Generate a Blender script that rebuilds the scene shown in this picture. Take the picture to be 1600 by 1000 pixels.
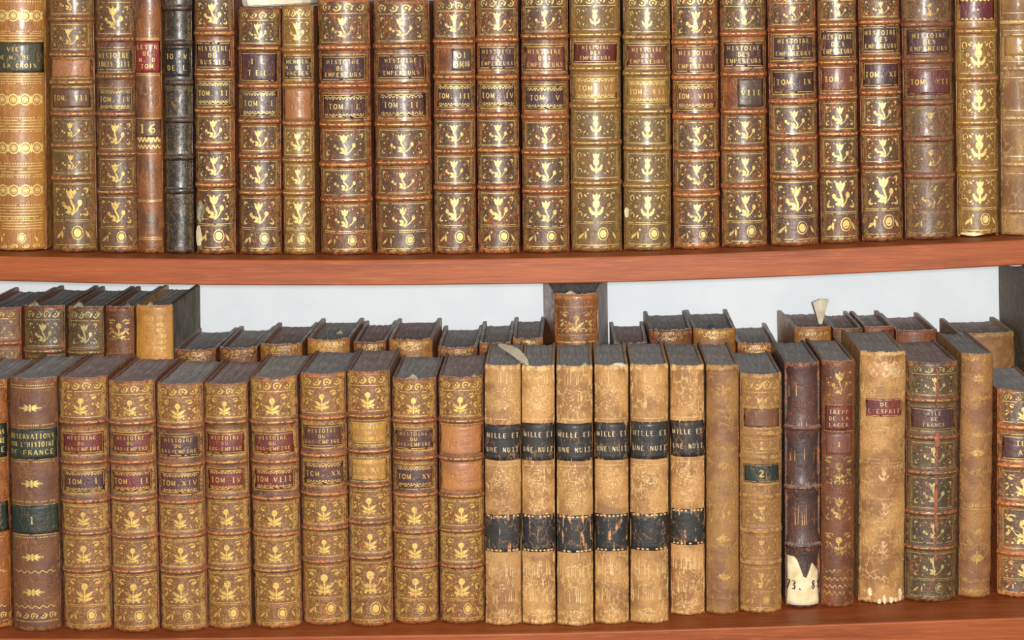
import bpy, math, random
from mathutils import Vector, Matrix

# ------------------------------------------------------------------ clear
for o in list(bpy.data.objects):
    bpy.data.objects.remove(o)
SC = bpy.context.scene
COL = SC.collection
RNG = random.Random(7)

# ------------------------------------------------------------------ camera
F = 3200.0                      # focal length in pixels of a 1600 px wide frame
DIST = 1.40                     # lens to front edge of the shelves
CAM = Vector((0.0, -DIST, 0.43))
PITCH = math.radians(3.0)
ROLL = math.radians(-0.75)
PPX, PPY = 890.0, 178.0
ROT = (Matrix.Rotation(math.pi/2 - PITCH, 3, 'X') @ Matrix.Rotation(ROLL, 3, 'Z'))
cd = bpy.data.cameras.new('camera')
cam = bpy.data.objects.new('camera', cd)
COL.objects.link(cam)
cam.matrix_world = Matrix.Translation(CAM) @ ROT.to_4x4()
cd.sensor_fit = 'HORIZONTAL'
cd.sensor_width = 36.0
cd.lens = F*36.0/1600.0
cd.shift_x = (800.0-PPX)/1600.0
cd.shift_y = (PPY-500.0)/1600.0
cd.clip_start = 0.05
SC.camera = cam

# ------------------------------------------------------------------ light, exposure
SC.view_settings.view_transform = 'Standard'
SC.view_settings.look = 'None'
SC.view_settings.gamma = 1.0
SC.view_settings.use_curve_mapping = False
SC.view_settings.exposure = 0.0
W = bpy.data.worlds.new('world')
SC.world = W
W.use_nodes = True
bg = W.node_tree.nodes['Background']
bg.inputs[0].default_value = (0.86, 0.93, 1.0, 1)
bg.inputs[1].default_value = 0.25


def area(name, loc, target, size, power, color):
    l = bpy.data.lights.new(name, 'AREA')
    l.shape = 'DISK'
    l.size = size
    l.energy = power
    l.color = color
    o = bpy.data.objects.new(name, l)
    COL.objects.link(o)
    o.location = loc
    d = Vector(target) - Vector(loc)
    o.rotation_euler = d.to_track_quat('-Z', 'Y').to_euler()
    return o


area('camera_flash', (0.035, -1.45, 0.432), (0, 0, 0.22), 0.05, 30.5, (1.0, 0.97, 0.92))
area('overhead_fill', (0.4, -1.7, 1.3), (0, 0, 0.2), 0.9, 9.0, (1.0, 0.93, 0.85))  # added fill from above front, standing in for ambient room light


# ------------------------------------------------------------------ pixel <-> place
def ray(px, py):
    d = ROT @ Vector(((px-PPX)/F, -(py-PPY)/F, -1.0))
    return d


def at(px, py, Y):
    d = ray(px, py)
    t = (Y-CAM.y)/d.y
    return CAM + d*t


def interp(pts, x):
    if x <= pts[0][0]:
        a, b = pts[0], pts[1]
    elif x >= pts[-1][0]:
        a, b = pts[-2], pts[-1]
    else:
        for i in range(len(pts)-1):
            if pts[i][0] <= x <= pts[i+1][0]:
                a, b = pts[i], pts[i+1]
                break
    return a[1] + (b[1]-a[1])*(x-a[0])/(b[0]-a[0])


def edge(pxs):
    return [(p.x, p.z) for p in (at(x, y, 0.0) for x, y in pxs)]


UP_TOP = edge([(0, 400), (200, 403.5), (400, 406), (600, 406), (800, 404), (1000, 400), (1200, 393), (1400, 384), (1600, 374.5)])
UP_BOT = edge([(0, 439), (200, 444), (400, 446), (600, 446), (800, 444), (1000, 440.5), (1200, 433.5), (1400, 424.5), (1600, 414)])
LO_TOP = edge([(0, 998), (200, 997.5), (400, 996), (600, 993), (800, 990.5), (1000, 985.5), (1200, 979), (1400, 972), (1600, 965)])
LO_BOT = [(x, z-0.018) for x, z in LO_TOP]


def shelf_hit(px, py, prof, lo, hi):
    """the place where the sight line meets the top of a shelf"""
    d = ray(px, py)
    t = 1.45
    for _ in range(30):
        p = CAM + d*t
        z = interp(prof, p.x)
        t = (z-CAM.z)/d.z
    p = CAM + d*t
    y = min(max(p.y, lo), hi)
    q = at(px, py, y)
    return q.x, y


# ------------------------------------------------------------------ colour, nodes
def lin(c):
    r = []
    for v in c:
        v = v/255.0
        r.append(v/12.92 if v <= 0.04045 else ((v+0.055)/1.055)**2.4)
    return (r[0], r[1], r[2], 1.0)


class N:
    def __init__(self, nt):
        self.nt = nt

    def new(self, t, **kw):
        n = self.nt.nodes.new(t)
        for k, v in kw.items():
            setattr(n, k, v)
        return n

    def link(self, a, b):
        self.nt.links.new(a, b)

    def setin(self, n, i, v):
        if hasattr(v, 'is_output'):
            self.link(v, n.inputs[i])
        else:
            n.inputs[i].default_value = v

    def math(self, op, a, b=None, c=None, clamp=False):
        n = self.new('ShaderNodeMath', operation=op, use_clamp=clamp)
        self.setin(n, 0, a)
        if b is not None:
            self.setin(n, 1, b)
        if c is not None:
            self.setin(n, 2, c)
        return n.outputs[0]

    def mix(self, f, a, b, blend='MIX'):
        n = self.new('ShaderNodeMix', data_type='RGBA', blend_type=blend)
        self.setin(n, 0, f)
        self.setin(n, 6, a)
        self.setin(n, 7, b)
        return n.outputs[2]

    def noise(self, vec, scale, detail=3.0, rough=0.55):
        n = self.new('ShaderNodeTexNoise')
        self.link(vec, n.inputs['Vector'])
        n.inputs['Scale'].default_value = scale
        n.inputs['Detail'].default_value = detail
        n.inputs['Roughness'].default_value = rough
        return n.outputs[0]

    def ramp(self, v, lo, hi, a=0.0, b=1.0):
        n = self.new('ShaderNodeMapRange')
        n.interpolation_type = 'SMOOTHSTEP'
        self.setin(n, 0, v)
        n.inputs[1].default_value = lo
        n.inputs[2].default_value = hi
        n.inputs[3].default_value = a
        n.inputs[4].default_value = b
        return n.outputs[0]

    def stretch(self, vec, s):
        n = self.new('ShaderNodeVectorMath', operation='MULTIPLY')
        self.link(vec, n.inputs[0])
        n.inputs[1].default_value = s
        return n.outputs[0]

    def add(self, a, b):
        n = self.new('ShaderNodeVectorMath', operation='ADD')
        self.link(a, n.inputs[0])
        self.setin(n, 1, b)
        return n.outputs[0]


def leather_group():
    g = bpy.data.node_groups.new('old_leather', 'ShaderNodeTree')
    I = g.interface
    for nm, t in (('Base', 'NodeSocketColor'), ('Dark', 'NodeSocketColor'), ('Worn', 'NodeSocketColor'),
                  ('Field', 'NodeSocketColor'), ('Seed', 'NodeSocketVector'), ('Gloss', 'NodeSocketFloat'),
                  ('Streak', 'NodeSocketFloat'), ('Gilt', 'NodeSocketColor'), ('Haze', 'NodeSocketFloat'), ('Dust', 'NodeSocketFloat'), ('Bare', 'NodeSocketFloat'), ('Crack', 'NodeSocketFloat')):
        I.new_socket(nm, in_out='INPUT', socket_type=t)
    I.new_socket('BSDF', in_out='OUTPUT', socket_type='NodeSocketShader')
    n = N(g)
    gi = n.new('NodeGroupInput')
    go = n.new('NodeGroupOutput')
    G = {s.name: s for s in gi.outputs}
    tc = n.new('ShaderNodeTexCoord')
    co = n.add(tc.outputs['Object'], G['Seed'])
    wear = n.new('ShaderNodeAttribute', attribute_name='wear').outputs['Fac']
    fld = n.new('ShaderNodeAttribute', attribute_name='fld').outputs['Fac']
    n1 = n.noise(co, 42.0, 5.0, 0.6)
    n2 = n.noise(co, 230.0, 5.0, 0.65)
    n3 = n.noise(co, 900.0, 3.0, 0.6)
    st = n.noise(n.stretch(co, (1.0, 1.0, 0.13)), 520.0, 4.0, 0.6)
    sth = n.noise(n.stretch(co, (0.2, 0.2, 1.0)), 420.0, 3.0, 0.6)
    c = n.mix(n.ramp(n1, 0.40, 0.62, 0.0, 0.9), G['Base'], G['Dark'])
    f = n.math('MULTIPLY', fld, n.ramp(n.math('ADD', n.math('MULTIPLY', n2, 0.6), n.math('MULTIPLY', n1, 0.4)), 0.34, 0.56, 0.25, 1.0))
    c = n.mix(f, c, G['Field'])
    a = n.math('ADD', n.math('MULTIPLY', n.math('SUBTRACT', n2, 0.5), 1.5), n.math('MULTIPLY', n.math('SUBTRACT', n1, 0.5), 1.1))
    a = n.math('ADD', a, n.math('MULTIPLY', n.math('SUBTRACT', st, 0.5), G['Streak']))
    a = n.math('ADD', a, n.math('ADD', wear, G['Bare']))
    wm = n.ramp(a, 0.48, 0.72)
    c = n.mix(wm, c, G['Worn'])
    # rubbed remains of gilding: a haze of specks in the tooled fields, dull gold along their borders
    gld = n.new('ShaderNodeAttribute', attribute_name='gld').outputs['Fac']
    sp1 = n.noise(n.add(co, (3.1, 1.7, 0.4)), 1000.0, 2.0, 0.6)
    sp = n.math('MULTIPLY', n.math('MULTIPLY', fld, G['Haze']), n.math('MULTIPLY', n.ramp(sp1, 0.5, 0.6), n.ramp(n2, 0.38, 0.55, 0.3, 1.0)))
    c = n.mix(sp, c, G['Gilt'])
    gb = n.math('MULTIPLY', n.math('MULTIPLY', gld, n.math('MULTIPLY', G['Haze'], 2.2)), n.ramp(n.math('ADD', n.math('MULTIPLY', n2, 0.5), n.math('MULTIPLY', n3, 0.5)), 0.4, 0.56), clamp=True)
    c = n.mix(gb, c, n.mix(0.45, G['Gilt'], G['Base']))
    # craquelure: thin cracks in patches showing the raw skin below
    vo = n.new('ShaderNodeTexVoronoi', feature='DISTANCE_TO_EDGE')
    wv = n.new('ShaderNodeVectorMath', operation='SCALE')
    nc = n.new('ShaderNodeTexNoise')
    n.link(co, nc.inputs['Vector'])
    nc.inputs['Scale'].default_value = 300.0
    n.link(nc.outputs['Color'], wv.inputs[0])
    wv.inputs['Scale'].default_value = 0.004
    n.link(n.stretch(n.add(co, wv.outputs[0]), (1.0, 1.0, 0.45)), vo.inputs['Vector'])
    vo.inputs['Scale'].default_value = 230.0
    ck = n.math('MULTIPLY', n.ramp(vo.outputs['Distance'], 0.03, 0.11, 1.0, 0.0), n.ramp(n.noise(n.add(co, (7.0, 2.0, 5.0)), 85.0, 3.0, 0.6), 0.47, 0.6))
    c = n.mix(n.math('MULTIPLY', ck, G['Crack']), c, G['Worn'])
    # fine grain of the skin, small dark pits
    c = n.mix(n.ramp(n3, 0.36, 0.5, 0.5, 0.0), c, G['Dark'])
    c = n.mix(n.ramp(st, 0.62, 0.72, 0.0, 0.4), c, G['Worn'])
    # dust lying on what faces up
    geo = n.new('ShaderNodeNewGeometry')
    sx = n.new('ShaderNodeSeparateXYZ')
    n.link(geo.outputs['Normal'], sx.inputs[0])
    up = n.math('MULTIPLY', n.ramp(sx.outputs[2], 0.55, 0.9), n.math('MULTIPLY', G['Dust'], n.ramp(n2, 0.3, 0.6, 0.6, 1.0)))
    c = n.mix(up, c, lin((165, 160, 152)))
    b = n.new('ShaderNodeBsdfPrincipled')
    n.link(c, b.inputs['Base Color'])
    r = n.math('ADD', n.math('MULTIPLY', wm, 0.2), n.math('SUBTRACT', 0.62, G['Gloss']))
    r = n.math('ADD', r, n.math('ADD', n.math('MULTIPLY', n2, 0.25), n.math('MULTIPLY', up, 0.4)), clamp=True)
    n.link(r, b.inputs['Roughness'])
    b.inputs['Specular IOR Level'].default_value = 0.6
    n.link(n.math('MULTIPLY', G['Gloss'], n.ramp(n1, 0.38, 0.62, 0.5, 2.2), clamp=True), b.inputs['Coat Weight'])
    n.link(n.ramp(n2, 0.35, 0.65, 0.18, 0.46), b.inputs['Coat Roughness'])
    h = n.math('ADD', n.math('MULTIPLY', n2, 0.6), n.math('ADD', n.math('MULTIPLY', st, 0.35), n.math('MULTIPLY', sth, 0.45)))
    h = n.math('ADD', h, n.math('SUBTRACT', n.math('MULTIPLY', n1, 1.6), n.math('MULTIPLY', ck, 0.35)))
    bp = n.new('ShaderNodeBump')
    bp.inputs['Strength'].default_value = 0.75
    bp.inputs['Distance'].default_value = 0.0010
    n.link(h, bp.inputs['Height'])
    n.link(bp.outputs[0], b.inputs['Normal'])
    n.link(b.outputs[0], go.inputs[0])
    return g


LG = leather_group()
SEED = [0]


def leather(name, base, dark, worn, field=None, gloss=0.2, streak=0.3, dust=0.5, bare=0.0, gilt_col=(190, 150, 70), haze=0.0, crack=0.6):
    m = bpy.data.materials.new(name)
    m.use_nodes = True
    nt = m.node_tree
    nt.nodes.clear()
    g = nt.nodes.new('ShaderNodeGroup')
    g.node_tree = LG
    SEED[0] += 1
    s = SEED[0]
    g.inputs['Base'].default_value = lin(base)
    g.inputs['Dark'].default_value = lin(dark)
    g.inputs['Worn'].default_value = lin(worn)
    g.inputs['Field'].default_value = lin(field or base)
    g.inputs['Seed'].default_value = (s*0.37 % 3, s*0.91 % 5, s*0.53 % 4)
    g.inputs['Gloss'].default_value = gloss
    g.inputs['Streak'].default_value = streak
    g.inputs['Dust'].default_value = dust
    g.inputs['Bare'].default_value = bare
    g.inputs['Gilt'].default_value = lin(gilt_col)
    g.inputs['Haze'].default_value = haze
    g.inputs['Crack'].default_value = crack
    o = nt.nodes.new('ShaderNodeOutputMaterial')
    nt.links.new(g.outputs[0], o.inputs[0])
    return m


def gilt(name, col, under, worn=0.5, rough=0.46):
    m = bpy.data.materials.new(name)
    m.use_nodes = True
    n = N(m.node_tree)
    b = m.node_tree.nodes['Principled BSDF']
    tc = n.new('ShaderNodeTexCoord')
    oi = n.new('ShaderNodeObjectInfo')
    SEED[0] += 1
    co = n.add(tc.outputs['Object'], (SEED[0]*0.7, 0.3, SEED[0]*0.41))
    n1 = n.noise(co, 420.0, 4.0, 0.7)
    n2 = n.noise(co, 70.0, 3.0, 0.6)
    v = n.math('ADD', n.math('MULTIPLY', n1, 0.6), n.math('MULTIPLY', n2, 0.55))
    f = n.ramp(v, 0.5+0.16*worn-0.2, 0.5+0.16*worn+0.04)
    c = n.mix(f, lin(under), lin(col))
    c = n.mix(n.ramp(n2, 0.5, 0.75, 0.0, 0.35), c, lin((190, 140, 60)))
    n.link(c, b.inputs['Base Color'])
    n.link(n.math('MULTIPLY', f, 0.35), b.inputs['Metallic'])
    b.inputs['Roughness'].default_value = rough
    bp = n.new('ShaderNodeBump')
    bp.inputs['Strength'].default_value = 0.5
    bp.inputs['Distance'].default_value = 0.0006
    n.link(n1, bp.inputs['Height'])
    n.link(bp.outputs[0], b.inputs['Normal'])
    return m


def plain(name, c1, c2, scale=60, rough=0.7, stretch=None, bump=0.3, spec=0.3, detail=4):
    m = bpy.data.materials.new(name)
    m.use_nodes = True
    n = N(m.node_tree)
    b = m.node_tree.nodes['Principled BSDF']
    tc = n.new('ShaderNodeTexCoord')
    co = tc.outputs['Object']
    if stretch:
        co = n.stretch(co, stretch)
    v = n.noise(co, scale, detail, 0.6)
    n.link(n.mix(n.ramp(v, 0.35, 0.65), lin(c1), lin(c2)), b.inputs['Base Color'])
    b.inputs['Roughness'].default_value = rough
    b.inputs['Specular IOR Level'].default_value = spec
    if bump:
        bp = n.new('ShaderNodeBump')
        bp.inputs['Strength'].default_value = bump
        bp.inputs['Distance'].default_value = 0.0006
        n.link(v, bp.inputs['Height'])
        n.link(bp.outputs[0], b.inputs['Normal'])
    return m


def page_material(name, c1, c2, c3):
    """edges of the leaves: fine lines running from spine to fore edge, dust on top"""
    m = bpy.data.materials.new(name)
    m.use_nodes = True
    n = N(m.node_tree)
    b = m.node_tree.nodes['Principled BSDF']
    tc = n.new('ShaderNodeTexCoord')
    co = tc.outputs['Object']
    lines = n.noise(n.stretch(co, (1.0, 0.03, 0.03)), 1500.0, 3.0, 0.6)
    blot = n.noise(co, 55.0, 4.0, 0.6)
    fine = n.noise(co, 700.0, 3.0, 0.6)
    c = n.mix(n.ramp(blot, 0.4, 0.65), lin(c1), lin(c2))
    c = n.mix(n.ramp(lines, 0.42, 0.6, 0.55, 0.0), c, lin(c3))
    c = n.mix(n.ramp(fine, 0.6, 0.72, 0.0, 0.35), c, lin((190, 186, 178)))
    n.link(c, b.inputs['Base Color'])
    b.inputs['Roughness'].default_value = 0.9
    b.inputs['Specular IOR Level'].default_value = 0.15
    bp = n.new('ShaderNodeBump')
    bp.inputs['Strength'].default_value = 0.6
    bp.inputs['Distance'].default_value = 0.0005
    n.link(n.math('ADD', lines, fine), bp.inputs['Height'])
    n.link(bp.outputs[0], b.inputs['Normal'])
    return m


PAGES = [page_material('page_edges_grey', (202, 199, 196), (182, 178, 174), (134, 128, 122)),
         page_material('page_edges_mauve', (196, 180, 178), (174, 158, 154), (126, 110, 104)),
         page_material('page_edges_slate', (190, 191, 192), (172, 172, 171), (126, 126, 124))]
M_WORNPAPER = plain('worn_paper', (226, 210, 172), (200, 176, 128), 90, 0.85)
M_PALE = plain('pale_parchment', (226, 216, 192), (200, 188, 160), 60, 0.7)
M_CHIP = plain('chipped_skin', (176, 168, 140), (120, 108, 84), 300, 0.7)
M_OLIVEBOARD = plain('dusty_olive_board', (132, 124, 108), (100, 94, 80), 60, 0.8)
M_INK = plain('dark_ink', (38, 30, 24), (58, 46, 34), 200, 0.6, bump=0)


# ------------------------------------------------------------------ mesh helpers
def mesh_obj(name, V, Fc, mats, parent=None, idx=None, smooth=False, attrs=None):
    me = bpy.data.meshes.new(name)
    me.from_pydata(V, [], Fc)
    for m in mats:
        me.materials.append(m)
    if idx:
        me.polygons.foreach_set('material_index', idx)
    if smooth is True:
        me.polygons.foreach_set('use_smooth', [True]*len(Fc))
    elif smooth:
        me.polygons.foreach_set('use_smooth', smooth)
    if attrs:
        for k, a in attrs.items():
            la = me.attributes.new(k, 'FLOAT', 'POINT')
            la.data.foreach_set('value', a)
    me.update()
    o = bpy.data.objects.new(name, me)
    COL.objects.link(o)
    if parent:
        o.parent = parent
    return o


# letters drawn with strokes: thick stems, thin bars, small serifs
GL = {
    'A': ('T.05,0 .45,1', 'K.45,1 .9,0', 'T.22,.38 .7,.38'), 'B': ('K.2,0 .2,1', 'T.2,1 .6,1 .72,.8 .6,.54 .2,.54', 'T.6,.54 .8,.3 .62,0 .2,0'),
    'C': ('T.85,.8 .6,1 .3,.95', 'K.3,.95 .12,.5 .3,.05', 'T.3,.05 .6,0 .85,.2'), 'D': ('K.18,0 .18,1', 'T.18,1 .55,.98', 'K.55,.98 .85,.5 .55,.02', 'T.55,.02 .18,0'),
    'E': ('K.2,0 .2,1', 'T.2,1 .8,1', 'T.2,.52 .65,.52', 'T.2,0 .82,0'), 'F': ('K.2,0 .2,1', 'T.2,1 .8,1', 'T.2,.52 .65,.52'),
    'G': ('T.85,.8 .6,1 .3,.95', 'K.3,.95 .12,.5 .3,.05', 'T.3,.05 .6,0', 'K.82,0 .82,.45'), 'H': ('K.18,0 .18,1', 'K.8,0 .8,1', 'T.18,.52 .8,.52'),
    'I': ('K.5,0 .5,1', 'T.3,1 .7,1', 'T.3,0 .7,0'), 'L': ('K.22,0 .22,1', 'T.22,0 .82,0', 'T.1,1 .4,1'),
    'M': ('T.1,0 .14,1', 'K.14,1 .5,.1', 'T.5,.1 .86,1', 'K.88,1 .88,0'), 'N': ('T.15,0 .15,1', 'K.15,1 .82,0', 'T.82,0 .82,1'),
    'O': ('K.5,1 .2,.85 .1,.5 .2,.15 .5,0', 'K.5,0 .8,.15 .9,.5 .8,.85 .5,1'), 'P': ('K.2,0 .2,1', 'T.2,1 .65,1 .8,.76 .65,.5 .2,.5'),
    'R': ('K.2,0 .2,1', 'T.2,1 .62,1 .78,.77 .6,.52 .2,.52', 'K.5,.5 .88,0'), 'S': ('T.8,.82 .5,1 .22,.8', 'K.22,.8 .78,.25', 'T.78,.25 .5,0 .18,.18'),
    'T': ('K.5,0 .5,1', 'T.08,1 .92,1', 'T.3,0 .7,0'), 'U': ('K.18,1 .2,.2 .5,0', 'T.5,0 .8,.2 .82,1'), 'V': ('K.08,1 .48,0', 'T.48,0 .9,1'),
    'X': ('K.1,1 .88,0', 'T.86,1 .12,0'), 'Y': ('K.1,1 .5,.5 .5,0', 'T.9,1 .5,.5'),
    '.': ('K.4,0 .52,.12',), "'": ('K.5,1 .42,.75',), '-': ('K.25,.5 .75,.5',), '*': ('K.3,.5 .7,.5', 'K.5,.3 .5,.7'),
    '1': ('K.5,0 .5,1', 'T.3,.85 .5,1', 'T.3,0 .7,0'), '2': ('T.15,.75 .4,1 .7,.9', 'K.7,.9 .75,.65 .15,.05', 'K.15,.05 .85,.05'),
    '3': ('T.15,.9 .5,1 .75,.8', 'K.75,.8 .45,.55 .8,.3 .6,0', 'T.6,0 .15,.08'), '6': ('T.8,.95 .4,.8', 'K.4,.8 .15,.35 .4,0', 'T.4,0 .8,.1 .8,.45 .2,.45'),
    '7': ('T.1,.95 .85,1', 'K.85,1 .4,0'), '8': ('K.5,1 .2,.78 .75,.3 .5,0', 'T.5,0 .2,.25 .75,.78 .5,1'),
}


class Dec:
    """flat ornament shapes in spine coordinates (s across, z up)"""
    def __init__(self, rnd):
        self.V, self.F, self.r = [], [], rnd

    def poly(self, pts):
        i = len(self.V)
        self.V += pts
        self.F.append(tuple(range(i, i+len(pts))))

    def disc(self, x, z, rx, rz=None, n=9, ang=0.0):
        rz = rx if rz is None else rz
        ca, sa = math.cos(ang), math.sin(ang)
        P = []
        for k in range(n):
            t = 2*math.pi*k/n
            a, b = rx*math.cos(t), rz*math.sin(t)
            P.append((x+a*ca-b*sa, z+a*sa+b*ca))
        self.poly(P)

    def leaf(self, x, z, ln, wd, ang):
        ca, sa = math.cos(ang), math.sin(ang)
        P = []
        for a, b in ((0, 0), (.3, -.42), (.65, -.38), (1, 0), (.7, .3), (.35, .5)):
            a *= ln
            b *= wd
            P.append((x+a*ca-b*sa, z+a*sa+b*ca))
        self.poly(P)

    def stroke(self, pts, w, w2=None):
        w2 = w if w2 is None else w2
        n = len(pts)
        i0 = len(self.V)
        for i, (x, z) in enumerate(pts):
            a = pts[max(i-1, 0)]
            b = pts[min(i+1, n-1)]
            dx, dz = b[0]-a[0], b[1]-a[1]
            L = math.hypot(dx, dz) or 1e-9
            ww = (w+(w2-w)*i/max(n-1, 1))/2
            self.V.append((x-dz/L*ww, z+dx/L*ww))
            self.V.append((x+dz/L*ww, z-dx/L*ww))
        for i in range(n-1):
            a = i0+2*i
            self.F.append((a+1, a, a+2, a+3))

    def line(self, x0, x1, z, w=0.0004, gap=0.1, n=14):
        """a gilt fillet across the spine, rubbed away here and there"""
        run = []
        for k in range(n+1):
            run.append((x0+(x1-x0)*k/n, z+self.r.uniform(-.3, .3)*w*0.3))
            if len(run) > 1 and self.r.random() < gap:
                self.stroke(run, w*self.r.uniform(.8, 1.2))
                run = []
        if len(run) > 1:
            self.stroke(run, w)

    def dotline(self, x0, x1, z, w=0.0005, n=18):
        for k in range(n):
            if self.r.random() < 0.15:
                continue
            x = x0+(x1-x0)*(k+.5)/n
            self.disc(x, z, abs(x1-x0)/n*0.36, w*0.55, 5)

    def frame(self, x0, x1, z0, z1, w=0.00035, gap=0.1):
        self.line(x0, x1, z0, w, gap)
        self.line(x0, x1, z1, w, gap)
        for x in (x0, x1):
            if self.r.random() < .8:
                zz = [z0+(z1-z0)*k/4 for k in range(5)]
                a = self.r.choice((0, 0, 1))
                b = self.r.choice((5, 5, 4))
                self.stroke([(x, z) for z in zz[a:b]], w*0.8)

    def ring(self, x, z, rx, rz, w, n=12, a0=0.0, a1=2*math.pi):
        self.stroke([(x+rx*math.cos(a0+(a1-a0)*k/n), z+rz*math.sin(a0+(a1-a0)*k/n)) for k in range(n+1)], w)

    def text(self, s, cx, z0, hgt, width, weight=1.0, slant=0.0):
        n = len(s)
        adv = width/n
        for i, ch in enumerate(s):
            for st in GL.get(ch, ()):
                thick = (0.2 if st[0] == 'K' else 0.11)*weight*hgt
                pts = []
                for p in st[1:].split(' '):
                    a, b = p.split(',')
                    a, b = float(a), float(b)
                    x = cx-width/2+adv*(i+0.06+0.8*a)+slant*b*hgt
                    pts.append((x, z0+b*hgt))
                self.stroke(pts, thick)

    # ---- panel ornaments, all inside half-width a and half-height b round (x, z)
    def spray(self, x, z, a, b):
        r = self.r
        m = min(a, b)
        t = r.uniform(-.05, .05)
        self.stroke([(x+.05*a, z-.8*b), (x+.12*a+t*a, z-.4*b), (x-.02*a, z+.1*b), (x, z+.45*b)], .13*m)
        for d in (-.65, 0, .65):
            self.leaf(x, z+.25*b, .62*b, .3*m, math.pi/2+d*.8)
        self.disc(x, z+.38*b, .2*m, .2*b)
        self.leaf(x+.05*a, z-.5*b, .5*m, .3*m, math.radians(150))
        self.leaf(x+.05*a, z-.6*b, .45*m, .25*m, math.radians(185))
        self.disc(x-.42*a, z-.12*b, .13*m, .16*m)
        self.disc(x-.3*a, z-.3*b, .12*m)
        self.disc(x+.45*a, z-.05*b, .15*m, .2*m)
        self.stroke([(x+.45*a, z-.1*b), (x+.3*a, z-.5*b), (x+.1*a, z-.75*b)], .07*m)
        for sx in (-1, 1):
            for (px, pz, rr) in ((.78, .05, .08), (.6, .45, .07), (.75, -.45, .07), (.35, .8, .06), (.9, .35, .05), (.5, -.78, .06), (.22, .72, .05)):
                if r.random() < .85:
                    self.disc(x+sx*px*a, z+pz*b, rr*m, rr*m, 6)
            for sz in (-1, 1):
                if r.random() < .9:
                    an = math.atan2(-sz, -sx)
                    self.leaf(x+sx*.9*a, z+sz*.85*b, .4*m, .16*m, an+.5)
                    self.leaf(x+sx*.9*a, z+sz*.85*b, .35*m, .14*m, an-.5)

    def wreath(self, x, z, a, b):
        r = self.r
        for k in range(60):
            t, q = r.uniform(0, 6.283), r.random()**.5
            px, pz = x+a*q*math.cos(t)*.9, z+b*q*math.sin(t)*.9
            an = r.choice((t, t+1.57, r.uniform(0, 3.1)))
            self.leaf(px, pz, r.uniform(.0006, .0022), r.uniform(.0003, .0007), an)
        for k in range(7):
            t = r.uniform(0, 6.283)
            self.ring(x, z, a*r.uniform(.3, .8), b*r.uniform(.3, .8), .0003, 4, t, t+r.uniform(.3, .8))

    def pomegranate(self, x, z, a, b):
        m = min(a, b)
        self.disc(x, z+.1*b, .24*m, .3*m, 12)
        for d in (-.5, 0, .5):
            self.leaf(x, z+.3*b, .55*b, .22*m, math.pi/2+d)
        self.disc(x, z+.62*b, .16*m, .1*m)
        self.ring(x, z+.02*b, .48*m, .55*m, .15*m, 12, math.radians(195), math.radians(345))
        self.stroke([(x, z-.2*b), (x, z-.8*b)], .14*m)
        for sx in (-1, 1):
            self.leaf(x+sx*.08*m, z-.65*b, .5*m, .2*m, math.pi/2-sx*.95)
            self.ring(x+sx*.62*a, z+.02*b, .09*m, .09*m, .05*m, 8)
            for sz in (-1, 1):
                self.ring(x+sx*.82*a, z+sz*.62*b, .16*m, .2*m, .07*m, 8, 0.5*sx, 3.6+sz)
                self.leaf(x+sx*.6*a, z+sz*.75*b, .3*m, .15*m, math.atan2(-sz, -sx*1.0))
                self.disc(x+sx*.4*a, z+sz*.8*b, .06*m, None, 6)
                self.disc(x+sx*.9*a, z+sz*.25*b, .05*m, None, 6)

    def lace(self, x, z, a, b):
        r = self.r
        m = min(a, b)
        self.disc(x, z+.3*b, .26*m, .28*m, 12)
        self.stroke([(x, z+.1*b), (x, z-.75*b)], .12*m)
        for sx in (-1, 1):
            self.leaf(x, z-.55*b, .85*m, .32*m, math.pi/2-sx*.95)
            self.leaf(x, z-.75*b, .7*m, .28*m, math.pi/2-sx*1.3)
            self.leaf(x+sx*.5*a, z+.5*b, .55*m, .26*m, (0.25 if sx > 0 else math.pi-.25))
            self.ring(x+sx*.6*a, z+.72*b, .22*m, .12*m, .09*m, 8, 0, 3.4)
            self.leaf(x+sx*.95*a, z+.05*b, .35*m, .2*m, (math.pi if sx > 0 else 0)+.3)
            self.disc(x+sx*.6*a, z+.02*b, .1*m, None, 6)
            self.disc(x+sx*.78*a, z-.1*b, .07*m, None, 6)
            self.leaf(x+sx*.95*a, z-.45*b, .5*m, .22*m, (2.3 if sx > 0 else .8))
            self.disc(x+sx*.9*a, z+.8*b, .08*m, None, 6)
        for k in range(7):
            if r.random() < .9:
                self.disc(x+(-.84+.28*k)*a, z-.84*b, .09*m, .08*m, 6)

    def foot(self, x, z, a, b):
        """a tail ornament: roundel and diagonal leaf"""
        r = self.r
        m = min(a, b)
        self.disc(x+.3*a, z, .42*m, .5*m, 12)
        self.ring(x+.3*a, z, .62*m, .75*m, .1*m, 12)
        self.leaf(x-.9*a, z-.7*b, 1.3*m, .4*m, .75)
        self.leaf(x-.5*a, z-.7*b, 1.1*m, .3*m, 1.6)
        self.leaf(x+.95*a, z-.7*b, 1.1*m, .35*m, 2.1)
        self.disc(x-.4*a, z+.5*b, .15*m)

    def scrolls(self, x0, x1, z, h, n=4):
        w = (x1-x0)/n
        for k in range(n):
            cx = x0+w*(k+.5)
            self.ring(cx, z, w*.3, h*.35, h*.13, 9, 0.4+(k % 2)*math.pi, 4.4+(k % 2)*math.pi)
            self.disc(cx, z, w*.1, h*.14, 6)
            self.leaf(cx+w*.2, z-h*.35, h*.7, h*.25, 1.1)

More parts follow.
